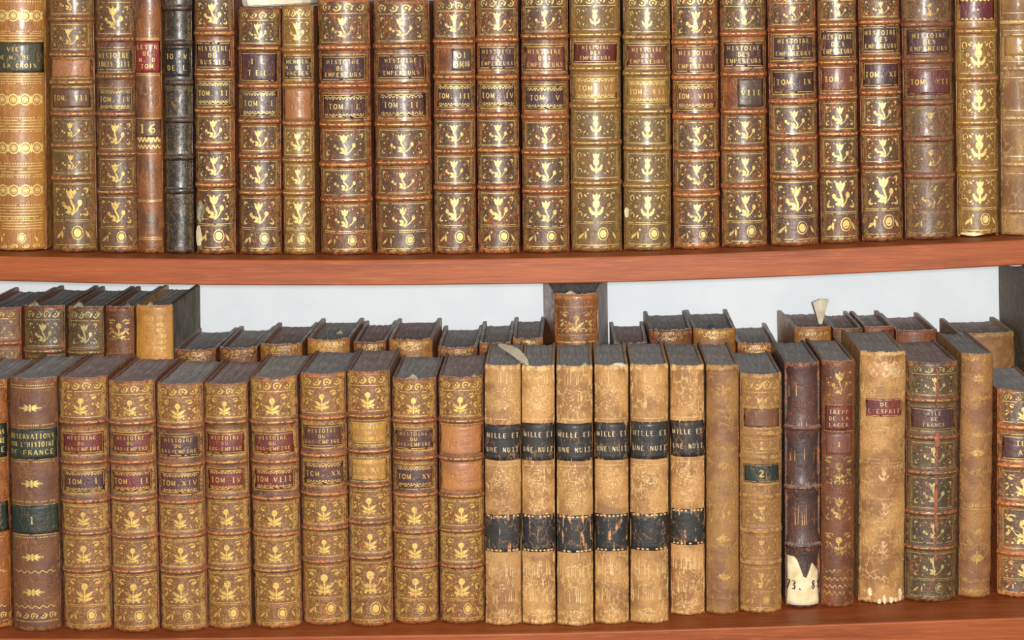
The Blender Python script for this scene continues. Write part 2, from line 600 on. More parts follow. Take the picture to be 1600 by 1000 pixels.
    def ringrow(self, x0, x1, z, h, n=5):
        w = (x1-x0)/n
        for k in range(n):
            cx = x0+w*(k+.5)
            self.ring(cx, z, w*.42, h*.5, h*.12, 14)
            self.leaf(cx-w*.18, z, w*.4, h*.4, 0)
            self.ring(cx, z, w*.24, h*.28, h*.07, 9)
            for s in (-1, 1):
                self.leaf(cx+w*.5, z, h*.45, h*.2, s*math.pi/2)

    def floret(self, x, z, a, b):
        for sx in (-1, 1):
            self.leaf(x+sx*.12*a, z, .88*a, .7*b, 0 if sx > 0 else math.pi)
            self.leaf(x+sx*.1*a, z+.1*b, .55*a, .5*b, .5 if sx > 0 else math.pi-.5)
            self.leaf(x+sx*.1*a, z-.1*b, .55*a, .5*b, -.5 if sx > 0 else math.pi+.5)
        self.disc(x, z+.35*b, .12*a, .5*b)
        self.disc(x, z-.35*b, .12*a, .5*b)

    def lozenge(self, x, z, a, b):
        for k in (1, .7):
            self.stroke([(x-a*k, z), (x, z+b*k), (x+a*k, z), (x, z-b*k), (x-a*k, z)], .12*min(a, b))
        self.floret(x, z, a*.6, b*.6)

    def wave(self, x0, x1, z, h, n=7, w=None):
        w = w or h*.3
        K = n*6
        self.stroke([(x0+(x1-x0)*k/K, z+h/2*math.sin(2*math.pi*n*k/K)) for k in range(K+1)], w)

    def fringe(self, x0, x1, z, h, n=6, sgn=1):
        w = (x1-x0)/n
        for k in range(n):
            cx = x0+w*(k+.5)
            self.ring(cx, z, w*.45, h*.8, h*.25, 7, 0 if sgn > 0 else math.pi, math.pi if sgn > 0 else 2*math.pi)
            self.disc(cx, z+sgn*h*.15, w*.16, h*.3, 6)


class Arc:
    """rounded spine surface"""
    def __init__(self, w, ang, h):
        self.w, self.h = w, h
        self.a = math.radians(ang)
        self.R = w/2/math.sin(self.a)
        self.S = self.R*self.a           # half of the girth
        self.sag = self.R*(1-math.cos(self.a))
        self.ph = RNG.uniform(0, 6)
        self.bz, self.waist = [], 0.0

    def p(self, s, z, off=0.0):
        t = s/self.R
        wob = 0.00025*math.sin(z*190+self.ph)+0.0002*math.sin(z*71+self.ph*2)
        for a, b in zip(self.bz[:-1], self.bz[1:]):
            if a < z < b:
                off -= self.waist*min(1.0, 1.6*math.sin(math.pi*(z-a)/(b-a)))
        r = self.R+off
        return (r*math.sin(t)+wob*0.6, self.R-r*math.cos(t), z)


def build_spine(root, arc, mats, dec, wearfn, fldfn, gldfn, ragged=0.0004, rnd=RNG):
    nu, nv = 24, 72
    h = arc.h
    V, Fc, wear, fld, gld = [], [], [], [], []
    # extra columns at both sides go back into the joint
    for j in range(nv+1):
        v = j/nv
        for i in range(-1, nu+2):
            u = -1+2*min(max(i, 0), nu)/nu
            z = v*h
            if j == nv:
                z += rnd.uniform(-1, .35)*ragged - 0.0007*(1-u*u)*0
            if j == 0:
                z += rnd.uniform(0, 1)*ragged
            off = 0.0
            if j == nv or j == 0:
                off = -0.0005
            x, y, zz = arc.p(u*arc.S, z, off)
            if i < 0 or i > nu:
                x *= 0.955
                y += 0.0022
            V.append((x, y, zz))
            wear.append(wearfn(u, v))
            fld.append(fldfn(u, v))
            gld.append(gldfn(u, v))
    C = nu+3
    for j in range(nv):
        for i in range(C-1):
            a = j*C+i
            Fc.append((a, a+1, a+C+1, a+C))
    # thickness of the leather seen at head and tail
    for (j, dz) in ((nv, -0.0003), (0, 0.0003)):
        b0 = len(V)
        for k, (off, ddz) in enumerate(((-0.0016, dz), (-0.0018, dz*25))):
            for i in range(C):
                x, y, z = V[j*C+i]
                u = -1+2*min(max(i-1, 0), nu)/nu
                nx, ny, _ = arc.p(u*arc.S, 0, off)
                if i == 0 or i == C-1:
                    ny += 0.003
                V.append((nx, ny, z+ddz))
                wear.append(0.9)
                fld.append(0.0)
                gld.append(0.0)
        for i in range(C-1):
            a, b, c = j*C+i, b0+i, b0+C+i
            if j:
                Fc += [(a, a+1, b+1, b), (b, b+1, c+1, c)]
            else:
                Fc += [(a+1, a, b, b+1), (b+1, b, c, c+1)]
    idx = [0]*len(Fc)
    sm = [True]*len(Fc)
    i0 = len(V)
    for (s, z) in dec.V:
        V.append(arc.p(s, z, 0.00013))
        wear.append(0)
        fld.append(0)
        gld.append(0)
    for f in dec.F:
        Fc.append(tuple(i0+k for k in f))
        idx.append(1)
        sm.append(True)
    return mesh_obj('spine', V, Fc, mats, root, idx, sm, {'wear': wear, 'fld': fld, 'gld': gld})


def build_band(root, arc, z, hw, hh, mats, rnd, goldline=True, wear=0.35):
    nu, prof = 14, [(-1, 0), (-.75, .55), (-.4, .92), (0, 1), (.4, .92), (.75, .55), (1, 0)]
    V, Fc = [], []
    for pz, po in prof:
        for i in range(nu+1):
            u = -1.0+2*i/nu
            e = 1-0.25*max(0, abs(u)-.8)/.2
            V.append(arc.p(u*arc.S*1.0, z+pz*hw+rnd.uniform(-.00015, .00015), -0.0002+po*hh*e))
    C = nu+1
    for j in range(len(prof)-1):
        for i in range(nu):
            a = j*C+i
            Fc.append((a, a+1, a+C+1, a+C))
    idx = [0]*len(Fc)
    wr = [wear+(.25 if abs(k//C-3) < 2 else -.1) for k in range(len(V))]
    if goldline:
        d = Dec(rnd)
        d.line(-.8*arc.S, .8*arc.S, z, hw*0.22, .45, 20)
        i0 = len(V)
        for s, zz in d.V:
            V.append(arc.p(s, zz, hh+0.0001))
            wr.append(0)
        for f in d.F:
            Fc.append(tuple(i0+k for k in f))
            idx.append(1)
    return mesh_obj('raised_band', V, Fc, mats, root, idx, True, {'wear': wr, 'fld': [0.0]*len(V)})


def build_patch(name, root, arc, s0, s1, z0, z1, mats, off=0.0003, dec=None, wear=0.0, torn=None, rnd=RNG, jit=0.0):
    """a piece stuck on the spine (title piece, paper label) with its own thickness"""
    nu, nv = 12, 8
    V, Fc, wr = [], [], []
    for j in range(-1, nv+2):
        for i in range(-1, nu+2):
            u = min(max(i, 0), nu)/nu
            v = min(max(j, 0), nv)/nv
            rim = i < 0 or j < 0 or i > nu or j > nv
            s, z = s0+(s1-s0)*u, z0+(z1-z0)*v
            if jit and (i <= 0 or j <= 0 or i >= nu or j >= nv):
                s += rnd.uniform(-jit, jit)
                z += rnd.uniform(-jit, jit)
            if torn:
                s, z = torn(u, v, s, z)
            V.append(arc.p(s, z, 0.0 if rim else off))
            e = max(abs(u-.5)*2, abs(v-.5)*2)
            wr.append(wear+(0.25 if e > .95 else 0))
    C = nu+3
    for j in range(nv+2):
        for i in range(nu+2):
            a = j*C+i
            Fc.append((a, a+1, a+C+1, a+C))
    idx = [0]*len(Fc)
    if dec:
        i0 = len(V)
        for s, z in dec.V:
            V.append(arc.p(s, z, off+0.00012))
            wr.append(0)
        for f in dec.F:
            Fc.append(tuple(i0+k for k in f))
            idx.append(1)
    return mesh_obj(name, V, Fc, mats, root, idx, True, {'wear': wr, 'fld': [0.0]*len(V)})


def build_letters(parent, arc, dec, mat, off):
    V = [arc.p(s, z, off) for s, z in dec.V]
    return mesh_obj('lettering', V, dec.F, [mat], parent, None, True)


def build_board(root, side, w, y0, y1, h, th, mat, splay=0.0, rnd=RNG):
    """cover board, edges softened, corner of the fore edge rounded"""
    V, Fc = [], []
    prof = []
    b = 0.0006
    r = 0.004
    # outline in y,z
    out = [(y0, 0), (y1-b, 0), (y1, b)]
    for k in range(5):
        t = k/4*math.pi/2
        out.append((y1-r+r*math.cos(t), h-r*0.6+r*0.6*math.sin(t)))
    out += [(y0+(y1-y0)*.6, h+rnd.uniform(-.0004, .0001)), (y0+(y1-y0)*.3, h), (y0+0.002, h-0.0003), (y0, h-0.0012)]
    cx, cz = (y0+y1)/2, h/2
    xo, xi = side*w/2, side*(w/2-th)
    lay = [(xi, 1.0), (xi+side*th*.3, 1.0), (xo-side*th*.3, 1.0), (xo, 0.9965)]
    n = len(out)
    for x, sc in lay:
        for (y, z) in out:
            yy = cx+(y-cx)*sc
            zz = cz+(z-cz)*(1-(1-sc)*.6)
            V.append((x+side*splay*max(0, (yy-y0))/(y1-y0), yy, zz))
    for l in range(3):
        for k in range(n):
            a, c = l*n+k, l*n+(k+1) % n
            f = (a, c, c+n, a+n)
            Fc.append(f if side > 0 else f[::-1])
    f = tuple(range(3*n, 4*n))
    Fc.append(f if side > 0 else f[::-1])
    f = tuple(range(n))
    Fc.append(f[::-1] if side > 0 else f)
    wr = [0.5 if (v[2] > h-.004 or v[2] < .003 or v[1] < y0+.002) else 0.05 for v in V]
    return mesh_obj('cover_board', V, Fc, [mat], root, None, False, {'wear': wr, 'fld': [0.0]*len(V)})


def build_pages(root, arc, w, th, depth, h, drop, mat, splay=0.0, rnd=RNG):
    """text block: rounded back following the spine, hollow fore edge, slightly wavy head"""
    K, D = 12, 7
    V, Fc = [], []
    hw = w/2-th-0.0002
    yb = arc.sag
    wav = [rnd.uniform(-.0004, .0004) for _ in range((K+1))]
    for zi, z in enumerate((0.002, h-drop)):
        for i in range(K+1):
            u = -1+2*i/K
            x = u*hw
            t = math.asin(max(-.999, min(.999, x/(arc.R-0.0016-arc.waist))))
            y0 = arc.R-(arc.R-0.0016-arc.waist)*math.cos(t)
            y1 = depth-0.004-0.002*(1-u*u)
            for j in range(D+1):
                s = j/D
                y = y0+(y1-y0)*s
                sp = splay*max(0, s)*u
                zz = z
                if zi:
                    zz = z+wav[i]*s-0.0006*math.sin(s*math.pi)+0.0009*(1-s)**6
                V.append((x+sp, y, zz))
    C = D+1
    N0 = (K+1)*C
    for i in range(K):
        for j in range(D):
            a = i*C+j
            Fc.append((a, a+1, a+C+1, a+C))
            a += N0
            Fc.append((a, a+C, a+C+1, a+1))
    for i in range(K):
        a = i*C
        Fc.append((a, a+C, a+C+N0, a+N0))
        a = i*C+D
        Fc.append((a+C, a, a+N0, a+C+N0))
    for j in range(D):
        a = j
        Fc.append((a+1, a, a+N0, a+1+N0))
        a = K*C+j
        Fc.append((a, a+1, a+1+N0, a+N0))
    return mesh_obj('page_block', V, Fc, [mat], root)


def root_empty(name, loc, lean=0.0, yaw=0.0):
    o = bpy.data.objects.new(name, None)
    o.empty_display_size = 0.01
    COL.objects.link(o)
    o.location = loc
    o.rotation_euler = (0, lean, yaw)
    return o


def tag(o, label, cat, group=None):
    o['label'] = label
    o['category'] = cat
    if group:
        o['group'] = group


# ------------------------------------------------------------------ the bookcase
def shelf_mesh(top, bot, x0, x1, depth, mat, name, label):
    n = 40
    V, Fc = [], []
    sec = None
    b = 0.0012
    def nice(prof, x):
        # smooth the measured sag a little
        return (interp(prof, x-.03)+interp(prof, x)*2+interp(prof, x+.03))/4
    for k in range(n+1):
        x = x0+(x1-x0)*k/n
        zt, zb = nice(top, x), nice(bot, x)
        for (y, z) in ((b, zt), (b*.3, zt-b*.3), (0, zt-b), (0, zb+b*.6), (b*.6, zb), (depth, zb), (depth, zt)):
            V.append((x, y, z))
    m = 7
    for k in range(n):
        for i in range(m):
            a, c = k*m+i, k*m+(i+1) % m
            Fc.append((a, c, c+m, a+m))
    Fc.append(tuple(range(m))[::-1])
    Fc.append(tuple(range(n*m, n*m+m)))
    o = mesh_obj(name, V, Fc, [mat], None)
    tag(o, label, 'shelf')
    return o


def wood_material():
    m = bpy.data.materials.new('red_brown_veneer')
    m.use_nodes = True
    n = N(m.node_tree)
    b = m.node_tree.nodes['Principled BSDF']
    tc = n.new('ShaderNodeTexCoord')
    co = tc.outputs['Object']
    fine = n.noise(n.stretch(co, (0.05, 1.0, 1.0)), 700.0, 4.0, 0.65)
    mid = n.noise(n.stretch(co, (0.04, 1.0, 1.0)), 160.0, 3.0, 0.6)
    big = n.noise(n.stretch(co, (0.4, 1.0, 1.0)), 14.0, 2.0, 0.5)
    c = n.mix(n.ramp(mid, 0.35, 0.65), lin((124, 58, 20)), lin((146, 72, 27)))
    c = n.mix(n.ramp(fine, 0.5, 0.7, 0.0, 0.6), c, lin((172, 94, 50)))
    c = n.mix(n.ramp(fine, 0.3, 0.45, 0.5, 0.0), c, lin((96, 40, 16)))
    c = n.mix(n.ramp(big, 0.4, 0.7, 0.0, 0.35), c, lin((160, 82, 42)))
    n.link(c, b.inputs['Base Color'])
    b.inputs['Roughness'].default_value = 0.5
    b.inputs['Specular IOR Level'].default_value = 0.3
    bp = n.new('ShaderNodeBump')
    bp.inputs['Strength'].default_value = 0.5
    bp.inputs['Distance'].default_value = 0.0005
    n.link(fine, bp.inputs['Height'])
    n.link(bp.outputs[0], b.inputs['Normal'])
    return m


M_WOOD = wood_material()
BACK = 0.272
shelf_mesh(UP_TOP, UP_BOT, -0.50, 0.42, BACK, M_WOOD, 'shelf_board', 'red-brown wooden shelf board carrying the upper row of gilt books')
shelf_mesh(LO_TOP, LO_BOT, -0.50, 0.42, BACK, M_WOOD, 'shelf_board', 'red-brown wooden shelf board carrying the lower two rows of books')

M_WALL = plain('white_painted_back', (226, 233, 238), (219, 227, 233), 18, 0.75, bump=0.08)
V = [(-0.8, BACK, -.3), (.8, BACK, -.3), (.8, BACK, .8), (-.8, BACK, .8), (-0.8, BACK+.02, -.3), (.8, BACK+.02, -.3), (.8, BACK+.02, .8), (-.8, BACK+.02, .8)]
w = mesh_obj('wall_back', V, [(0, 1, 2, 3), (5, 4, 7, 6), (0, 4, 5, 1), (3, 2, 6, 7), (1, 5, 6, 2), (0, 3, 7, 4)], [M_WALL])
w['kind'] = 'structure'

for nm, x in (('bookcase_side_left', -0.52), ('bookcase_side_right', 0.42)):  # wooden uprights at both ends of the bookcase, out of view
    V = [(x+a, b, c) for c in (-.3, .8) for a, b in ((0, 0), (.02, 0), (.02, BACK), (0, BACK))]
    w = mesh_obj(nm, V, [(3, 2, 1, 0), (4, 5, 6, 7), (0, 1, 5, 4), (1, 2, 6, 5), (2, 3, 7, 6), (3, 0, 4, 7)], [M_WOOD])
    w['kind'] = 'structure'

# ------------------------------------------------------------------ books
GOLD = (226, 198, 120)
OLDGOLD = (206, 172, 92)
PAL = {
    # base, dark, worn, field, gold, gloss
    'calf':   ((156, 88, 42), (92, 54, 30), (194, 112, 56), (88, 62, 52), GOLD, .26),
    'olive':  ((142, 98, 54), (92, 62, 36), (176, 112, 66), (106, 80, 48), OLDGOLD, .22),
    'brown':  ((134, 86, 56), (88, 56, 40), (160, 84, 54), (102, 74, 50), OLDGOLD, .22),
    'tan':    ((206, 152, 80), (172, 116, 58), (204, 150, 84), (190, 132, 66), GOLD, .24),
    'pale':   ((158, 120, 62), (116, 84, 46), (170, 118, 64), (112, 88, 56), GOLD, .24),
    'black':  ((52, 44, 40), (30, 26, 25), (96, 66, 44), (46, 40, 38), OLDGOLD, .34),
    'rust':   ((158, 98, 50), (100, 62, 36), (186, 118, 58), (148, 92, 48), GOLD, .28),
    'yellow': ((172, 124, 60), (120, 80, 40), (180, 108, 58), (146, 112, 52), GOLD, .24),
    'lace':   ((124, 80, 54), (76, 48, 34), (168, 96, 54), (126, 84, 42), (216, 176, 92), .18),
    'blond':  ((190, 149, 104), (138, 98, 62), (218, 186, 142), (176, 124, 84), (222, 194, 150), .08),
    'faded':  ((156, 116, 76), (114, 76, 52), (176, 136, 80), (138, 102, 60), (202, 166, 90), .10),
    'plum':   ((82, 52, 48), (56, 38, 38), (142, 80, 56), (84, 52, 48), (206, 160, 100), .18),
    'smoky':  ((120, 114, 110), (70, 56, 46), (128, 108, 96), (84, 52, 48), OLDGOLD, .05),
    'red':    ((120, 72, 44), (78, 46, 30), (154, 90, 52), (100, 64, 44), OLDGOLD, .16),
    'dark':   ((108, 78, 46), (66, 50, 36), (158, 92, 52), (66, 54, 40), (190, 170, 110), .22),
    'smooth': ((118, 76, 52), (90, 56, 42), (140, 92, 58), (118, 76, 52), (212, 182, 104), .14),
}
LAB = {
    'plum': ((88, 52, 50), (62, 36, 38)), 'red': ((156, 40, 30), (116, 28, 24)), 'green': ((34, 48, 40), (24, 34, 30)),
    'black': ((38, 36, 34), (26, 25, 25)), 'maroon': ((112, 42, 34), (84, 32, 28)), 'tan': ((180, 122, 76), (152, 96, 58)),
    'olive': ((70, 70, 40), (50, 50, 32)), 'grey': ((96, 76, 64), (74, 58, 52)), 'gold': ((176, 132, 66), (146, 104, 52)),
    'wine': ((110, 36, 44), (84, 28, 34)), 'brown': ((112, 74, 48), (88, 56, 38)), 'rose': ((132, 78, 58), (104, 58, 46)),
}


def book(xa, xb, ya, yb, prof, pal, label, bands=(), labels=(), orn=(), motif='spray', lo=.012, hi=.05, ang=60,
         depth=.105, bandh=.0013, bandw=.0026, group=None, ref=0.0, streak=.3, page=None, plain_top=False, drop=.002,
         tail=True, bare=0.0, ragged=.0005, fixedY=None, splay=0.0, dust=.5, goldworn=.5, frame=True, yaw=0.0, bandgold=True, gilded=True, haze=.12, bt=.0018, rb=None, crack=.6, waist=.0004):
    """xa: (left, right) pixels at reference row `ref`; xb: the same at the foot yb; ya: head of the spine"""
    rnd = random.Random(int(xa[0]*7+xb[1]*3+yb))
    if ref is None:
        ref = ya
    if fixedY is None:
        X0, Y = shelf_hit((xb[0]+xb[1])/2, yb, prof, lo, hi)
    else:
        Y = fixedY
        X0 = at((xb[0]+xb[1])/2, yb, Y).x
    L0, R0 = at(xb[0], yb, Y), at(xb[1], yb, Y)
    L1, R1 = at(xa[0], ref, Y), at(xa[1], ref, Y)
    Z0 = interp(prof, X0)
    cxt = (L1.x+R1.x)/2
    zt = at((xa[0]+xa[1])/2, ya, Y).z
    lean = math.atan2(cxt-X0, L1.z-Z0)
    wd = ((R0.x-L0.x)+(R1.x-L1.x))/2*math.cos(lean)-0.0002
    h = (zt-Z0)/math.cos(lean)
    root = root_empty('antique_book', (X0, Y, Z0+abs(math.sin(lean))*wd/2+.0001), lean, yaw)
    tag(root, label, 'book', group)
    P = PAL[pal]
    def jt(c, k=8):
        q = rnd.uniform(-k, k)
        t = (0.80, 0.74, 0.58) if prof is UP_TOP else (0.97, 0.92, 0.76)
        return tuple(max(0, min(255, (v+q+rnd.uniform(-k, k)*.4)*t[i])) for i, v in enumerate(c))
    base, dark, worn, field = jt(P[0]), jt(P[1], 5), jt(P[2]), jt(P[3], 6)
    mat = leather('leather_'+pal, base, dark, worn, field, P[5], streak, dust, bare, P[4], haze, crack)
    gm = gilt('gilding', P[4], field if gilded else worn, goldworn)
    arc = Arc(wd, ang, h)
    zz = lambda py: h*(yb-py)/(yb-ya)
    arc.bz, arc.waist = sorted([zz(b) for b in bands]+[0.0, h]) if bands else [], waist
    S = arc.S
    dec = Dec(rnd)
    # compartments between the raised bands
    edges = [ya+3]+sorted(bands)+[yb]
    hwpx = bandw*2285*0.5 if bands else 0
    comps = []
    if bands:
        bs = sorted(bands)
        for k in range(len(bs)+1):
            t = (ya+2 if k == 0 else bs[k-1]+hwpx*2.0)
            b = (yb-2 if k == len(bs) else bs[k]-hwpx*2.0)
            comps.append((t, b))
    a_ = S*.78
    fields = []
    for k, (t, b) in enumerate(comps):
        if any(l[0] < (t+b)/2 < l[1] for l in labels):
            continue
        z1, z0 = zz(t+3), zz(b-2)
        if motif is None:
            continue
        fn = getattr(dec, motif)
        if k == len(comps)-1 and tail and (b-t) > 42:
            zm = z0+(z1-z0)*.45
            fields.append((zz(b)/h, zz(t)/h))
            fn(0, (zm+z1)/2, a_*.92, (z1-zm)/2*.9)
            if frame:
                dec.line(-a_, a_, z1, .0004)
            dec.line(-a_, a_, zm, .0004)
            dec.line(-a_, a_, zm-.0012, .00025)
            ze = z0+(z1-z0)*.07
            dec.foot(0, (zm+ze)/2-.0002, a_*.95, (zm-ze)/2*.72)
            dec.line(-a_, a_, ze, .0004)
            if (z1-z0) > .03:
                dec.scrolls(-a_, a_, (ze+z0)/2, .0014, 5)
        elif k == 0 and (b-t) > 40:
            zm = z1-(z1-z0)*.3
            fields.append((zz(b)/h, zz(t)/h))
            dec.scrolls(-a_, a_, (zm+z1)/2, (z1-zm)*.8, 4)
            dec.line(-a_, a_, zm, .0004)
            fn(0, (zm+z0)/2, a_*.92, (zm-z0)/2*.88)
            dec.line(-a_, a_, z0, .0004)
        else:
            fields.append((zz(b)/h, zz(t)/h))
            fn(0, (z0+z1)/2, a_*.92, (z1-z0)/2*.86)
            if frame:
                dec.frame(-a_, a_, z0, z1)
    for it in orn:
        k = it[0]
        z = zz(it[1])
        px = 1/2285.0
        if k == '=':
            dec.line(-S*.86, S*.86, z, it[2]*px if len(it) > 2 else .00035, .06)
        elif k == '.':
            dec.dotline(-S*.86, S*.86, z, .0008, 22)
        elif k == 'O':
            dec.ringrow(-S*.86, S*.86, z, it[2]*px, 5)
        elif k == 'S':
            dec.scrolls(-S*.82, S*.82, z, it[2]*px, 5)
        elif k == 'D':
            dec.floret(0, z, S*.42, it[2]*px/2)
        elif k == 'Z':
            dec.lozenge(0, z, S*.4, it[2]*px/2)
        elif k == 'W':
            dec.wave(-S*.8, S*.8, z, it[2]*px, 6)
        elif k == 'F':
            dec.foot(0, z, S*.75, it[2]*px/2)
        elif k == 'P':
            getattr(dec, it[3])(0, z, S*.74, it[2]*px/2)
        elif k == 'T':
            for q in range(it[2]):
                x = rnd.uniform(-S*.85, S*.85)
                z1 = z+rnd.uniform(-2, 2)*px
                dec.stroke([(x, z1), (x+rnd.uniform(-1, 1)*px, z1+rnd.uniform(1, 2)*it[3]*px)], rnd.uniform(.6, 1.6)*px, .3*px)
        elif k == 'R':
            dec.ringrow(-S*.6, S*.6, z, it[2]*px, 3)
    for (t, b) in [(l[0], l[1]) for l in labels if l[2] != 'none']:
        if gilded and bands:
            dec.line(-a_*1.05, a_*1.05, zz(t-2.5), .0003, .2)
            dec.line(-a_*1.05, a_*1.05, zz(b+2.5), .0003, .2)
    bz = [zz(b)/h for b in bands]

    def wearfn(u, v):
        w = 0.12
        if v > .975 or v < .02:
            w += .45
        if abs(u) > .86:
            w += .3
        for q in bz:
            if abs(v-q) < .022:
                w += .22
        return w

    def fldfn(u, v):
        for (a, b) in fields:
            if a < v < b and abs(u) < .88:
                return 1.0
        return 0.0
    lf = [(zz(l[1]+4)/h, zz(l[0]-4)/h) for l in labels if l[2] != 'none']

    def gldfn(u, v):
        if not bands:
            return 0.0
        for (a, b) in fields+lf:
            if a-.004 < v < b+.004 and (.7 < abs(u) < .93 or v < a+.006 or v > b-.006) and abs(u) < .93:
                return 1.0
        return 0.0
    build_spine(root, arc, [mat, gm], dec, wearfn, fldfn, gldfn, ragged, rnd)
    for b in bands:
        build_band(root, arc, zz(b), bandw, bandh, [mat, gm], rnd, bandgold)
    for li, l in enumerate(labels):
        t, b, col = l[0], l[1], l[2]
        lines = l[3] if len(l) > 3 else ()
        opt = l[4] if len(l) > 4 else {}
        if col == 'none':
            continue
        c = LAB[col]
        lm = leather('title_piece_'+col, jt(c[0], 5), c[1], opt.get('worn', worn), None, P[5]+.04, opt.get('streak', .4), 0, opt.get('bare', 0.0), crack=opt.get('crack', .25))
        hwid = S*opt.get('w', .8)
        z0, z1 = zz(b), zz(t)
        dx = S*opt.get('dx', 0)
        ld = Dec(rnd)
        if opt.get('frame', True):
            ld.frame(-hwid*.94, hwid*.94, z0+.0006, z1-.0006, .00035, .08)
        if opt.get('fringe'):
            q = (z1-z0)*.13
            ld.fringe(-hwid*.86, hwid*.86, z1-q*1.5, q, 6, 1)
            ld.fringe(-hwid*.86, hwid*.86, z0+q*1.5, q, 6, -1)
        if opt.get('rules'):
            for zq in (z0+.0005, z1-.0005, z0+.0014, z1-.0014):
                ld.line(-hwid, hwid, zq, .0003, .05)
        if opt.get('dots'):
            for zq in (z0+.0011, z1-.0011):
                ld.dotline(-hwid*.9, hwid*.9, zq, .0012, 8)
        nm = 'title_label' if li == 0 and len(lines) != 1 else 'volume_label'
        po = build_patch(nm, root, arc, dx-hwid, dx+hwid, z0, z1, [lm, gm], .0003, ld, opt.get('wear', .0), opt.get('torn'), rnd, .0002)
        if lines:
            td = Dec(rnd)
            n = len(lines)
            tot = (z1-z0)*(.62 if opt.get('fringe') else .8)
            zc = (z0+z1)/2
            lh = tot/n
            hg = min(lh*.62, opt.get('size', .0034))
            for k, s in enumerate(lines):
                zl = zc+tot/2-lh*(k+.5)-hg/2
                wdt = min(hwid*1.75, hg*1.12*len(s))
                td.text(s, dx, zl, hg, wdt, 1.0)
            build_letters(po, arc, td, opt.get('ink') or gilt('rubbed_letter_gilding', tuple(v*.95 for v in P[4]), c[0], .35), .0003+.00025)
    th = bt
    bm = mat
    d0 = arc.sag+.0006
    build_board(root, -1, wd, d0, depth, h-.0006, th, bm, splay, rnd)
    build_board(root, 1, wd, d0, depth, h-.0006, th, rb or bm, splay, rnd)
    build_pages(root, arc, wd, th, depth, h, drop, PAGES[page if page is not None else rnd.randrange(3)], splay, rnd)
    BOOKS.append((root, arc, zz, rnd, wd, h, depth))
    return root, arc, zz, h


BOOKS = []
HE = ('HISTOIRE', 'DES', 'EMPEREURS')
FR = {'fringe': True}
UG = 'volumes of one gilt history set on the upper shelf'
G2 = 'volumes of the gilt history of the lower empire on the lower shelf'
MG = 'tan volumes with two black title bands on the lower shelf'


def U(xa, xb, ya, yb, pal, label, **k):
    return book(xa, xb, ya, yb, UP_TOP, pal, label, lo=.014, hi=.026, depth=k.pop('depth', .125), splay=.0007, **k)


def Lo(xa, xb, ya, yb, pal, label, **k):
    return book(xa, xb, ya, yb, LO_TOP, pal, label, ref=None, ang=k.pop('ang', 56), **k)


# --- upper row, left to right
ring = []
for y in (25, 155, 230, 296):
    ring.append(('O', y, 17))
for y in (3, 49, 130, 183, 204, 254, 275, 319, 340):
    ring.append(('.', y))
for y0, y1 in ((52, 64), (115, 127), (187, 201), (258, 272), (323, 337), (343, 356)):
    for k in range(4):
        ring.append(('=', y0+(y1-y0)*k/3, .9))
ring += [('F', 370, 20), ('S', 383, 8)]
U((-24, 64), (-22, 66), -26, 390, 'tan', 'golden tan smooth book with ring ornaments and dark green title piece, upper shelf end',
  orn=ring, motif=None, labels=[(66, 113, 'olive', ('VIE', 'DE M. DE', 'DE LA CROIX'), {'w': .93, 'frame': False, 'size': .0026})], goldworn=.2)
U((71, 141), (77, 147), -30, 391, 'olive', 'olive tan gilt book with blank worn title panel, beside the golden tan ring-ornamented book',
  bands=(29, 84, 127, 176, 225, 276), labels=[(92, 119, 'tan', (), {'frame': False, 'w': .88}), (137, 166, 'brown', ('TOM. VII',), {'frame': False})])
U((145, 207), (150, 213), -22, 392, 'brown', 'brown gilt book with greyish title pieces, standing left of the narrow red-labelled book',
  bands=(60, 118, 176, 238, 297), labels=[(76, 109, 'grey', ('HISTOIRE', 'LOUIS XIII'), {}), (138, 169, 'grey', ('TOM. IV',), FR)])
r4 = U((208, 249), (213, 253), -24, 393, 'rust', 'narrow smooth orange-brown book with a bright red title piece on the upper shelf', motif=None,
       orn=[('=', 59), ('=', 61.5), ('=', 114), ('=', 116.5), ('=', 183), ('=', 238), ('=', 310), ('=', 312), ('=', 368), ('=', 371), ('W', 216, 8), ('W', 227, 6)],
       labels=[(63, 112, 'red', ('LETTR', 'DE', 'M. D', 'TOM'), {'frame': False, 'w': .9, 'bare': -.2}), (185, 236, 'black', ('16',), {'frame': False, 'w': .9, 'size': .0052, 'bare': .18, 'ink': None})] if False else
       [(63, 112, 'red', ('LETTR', 'DE', 'M. D', 'TOM'), {'frame': False, 'w': .9, 'bare': -.2}), (185, 212, 'brown', ('16',), {'frame': False, 'w': .9, 'size': .0068, 'bare': .1})])
U((253, 297), (257, 300), -12, 393, 'black', 'black leather book with rounded bands and faint gilding on the upper shelf',
  bands=(12, 66, 127, 185, 243, 295), motif='spray', labels=[(74, 118, 'black', ('TO. V', 'DE L'), {'frame': False, 'bare': -.3})], goldworn=2.2, bandh=.0017, bandgold=False, frame=False)
U((301, 361), (303, 366), -24, 394, 'calf', 'brightly gilt book titled Histoire de Russie with a torn pale patch near its foot',
  bands=(51, 115, 171, 228, 286), labels=[(66, 105, 'plum', ('HISTOIRE', 'DE', 'RUSSIE'), {}), (125, 163, 'grey', ('TOM. II',), FR)], goldworn=.1)
b7 = U((370, 434), (370, 438), 12, 394, 'calf', 'shorter dark gilt book standing under the left end of the pale parchment packet',
  bands=(75, 133, 187, 241, 298), labels=[(82, 126, 'plum', ('I L', '. T E L .'), {}), (140, 180, 'grey', ('TOM. I',), FR)])
b8 = U((439, 487), (441, 491), 7, 394, 'yellow', 'narrow gilt book with a small title piece above a bare orange patch',
  bands=(77, 131, 190, 247, 298), labels=[(88, 121, 'grey', ('MEMOIR', 'M. DE T', 'VACIER'), {'size': .0026}), (137, 186, 'tan', (), {'frame': False, 'w': .86, 'bare': -.4})])
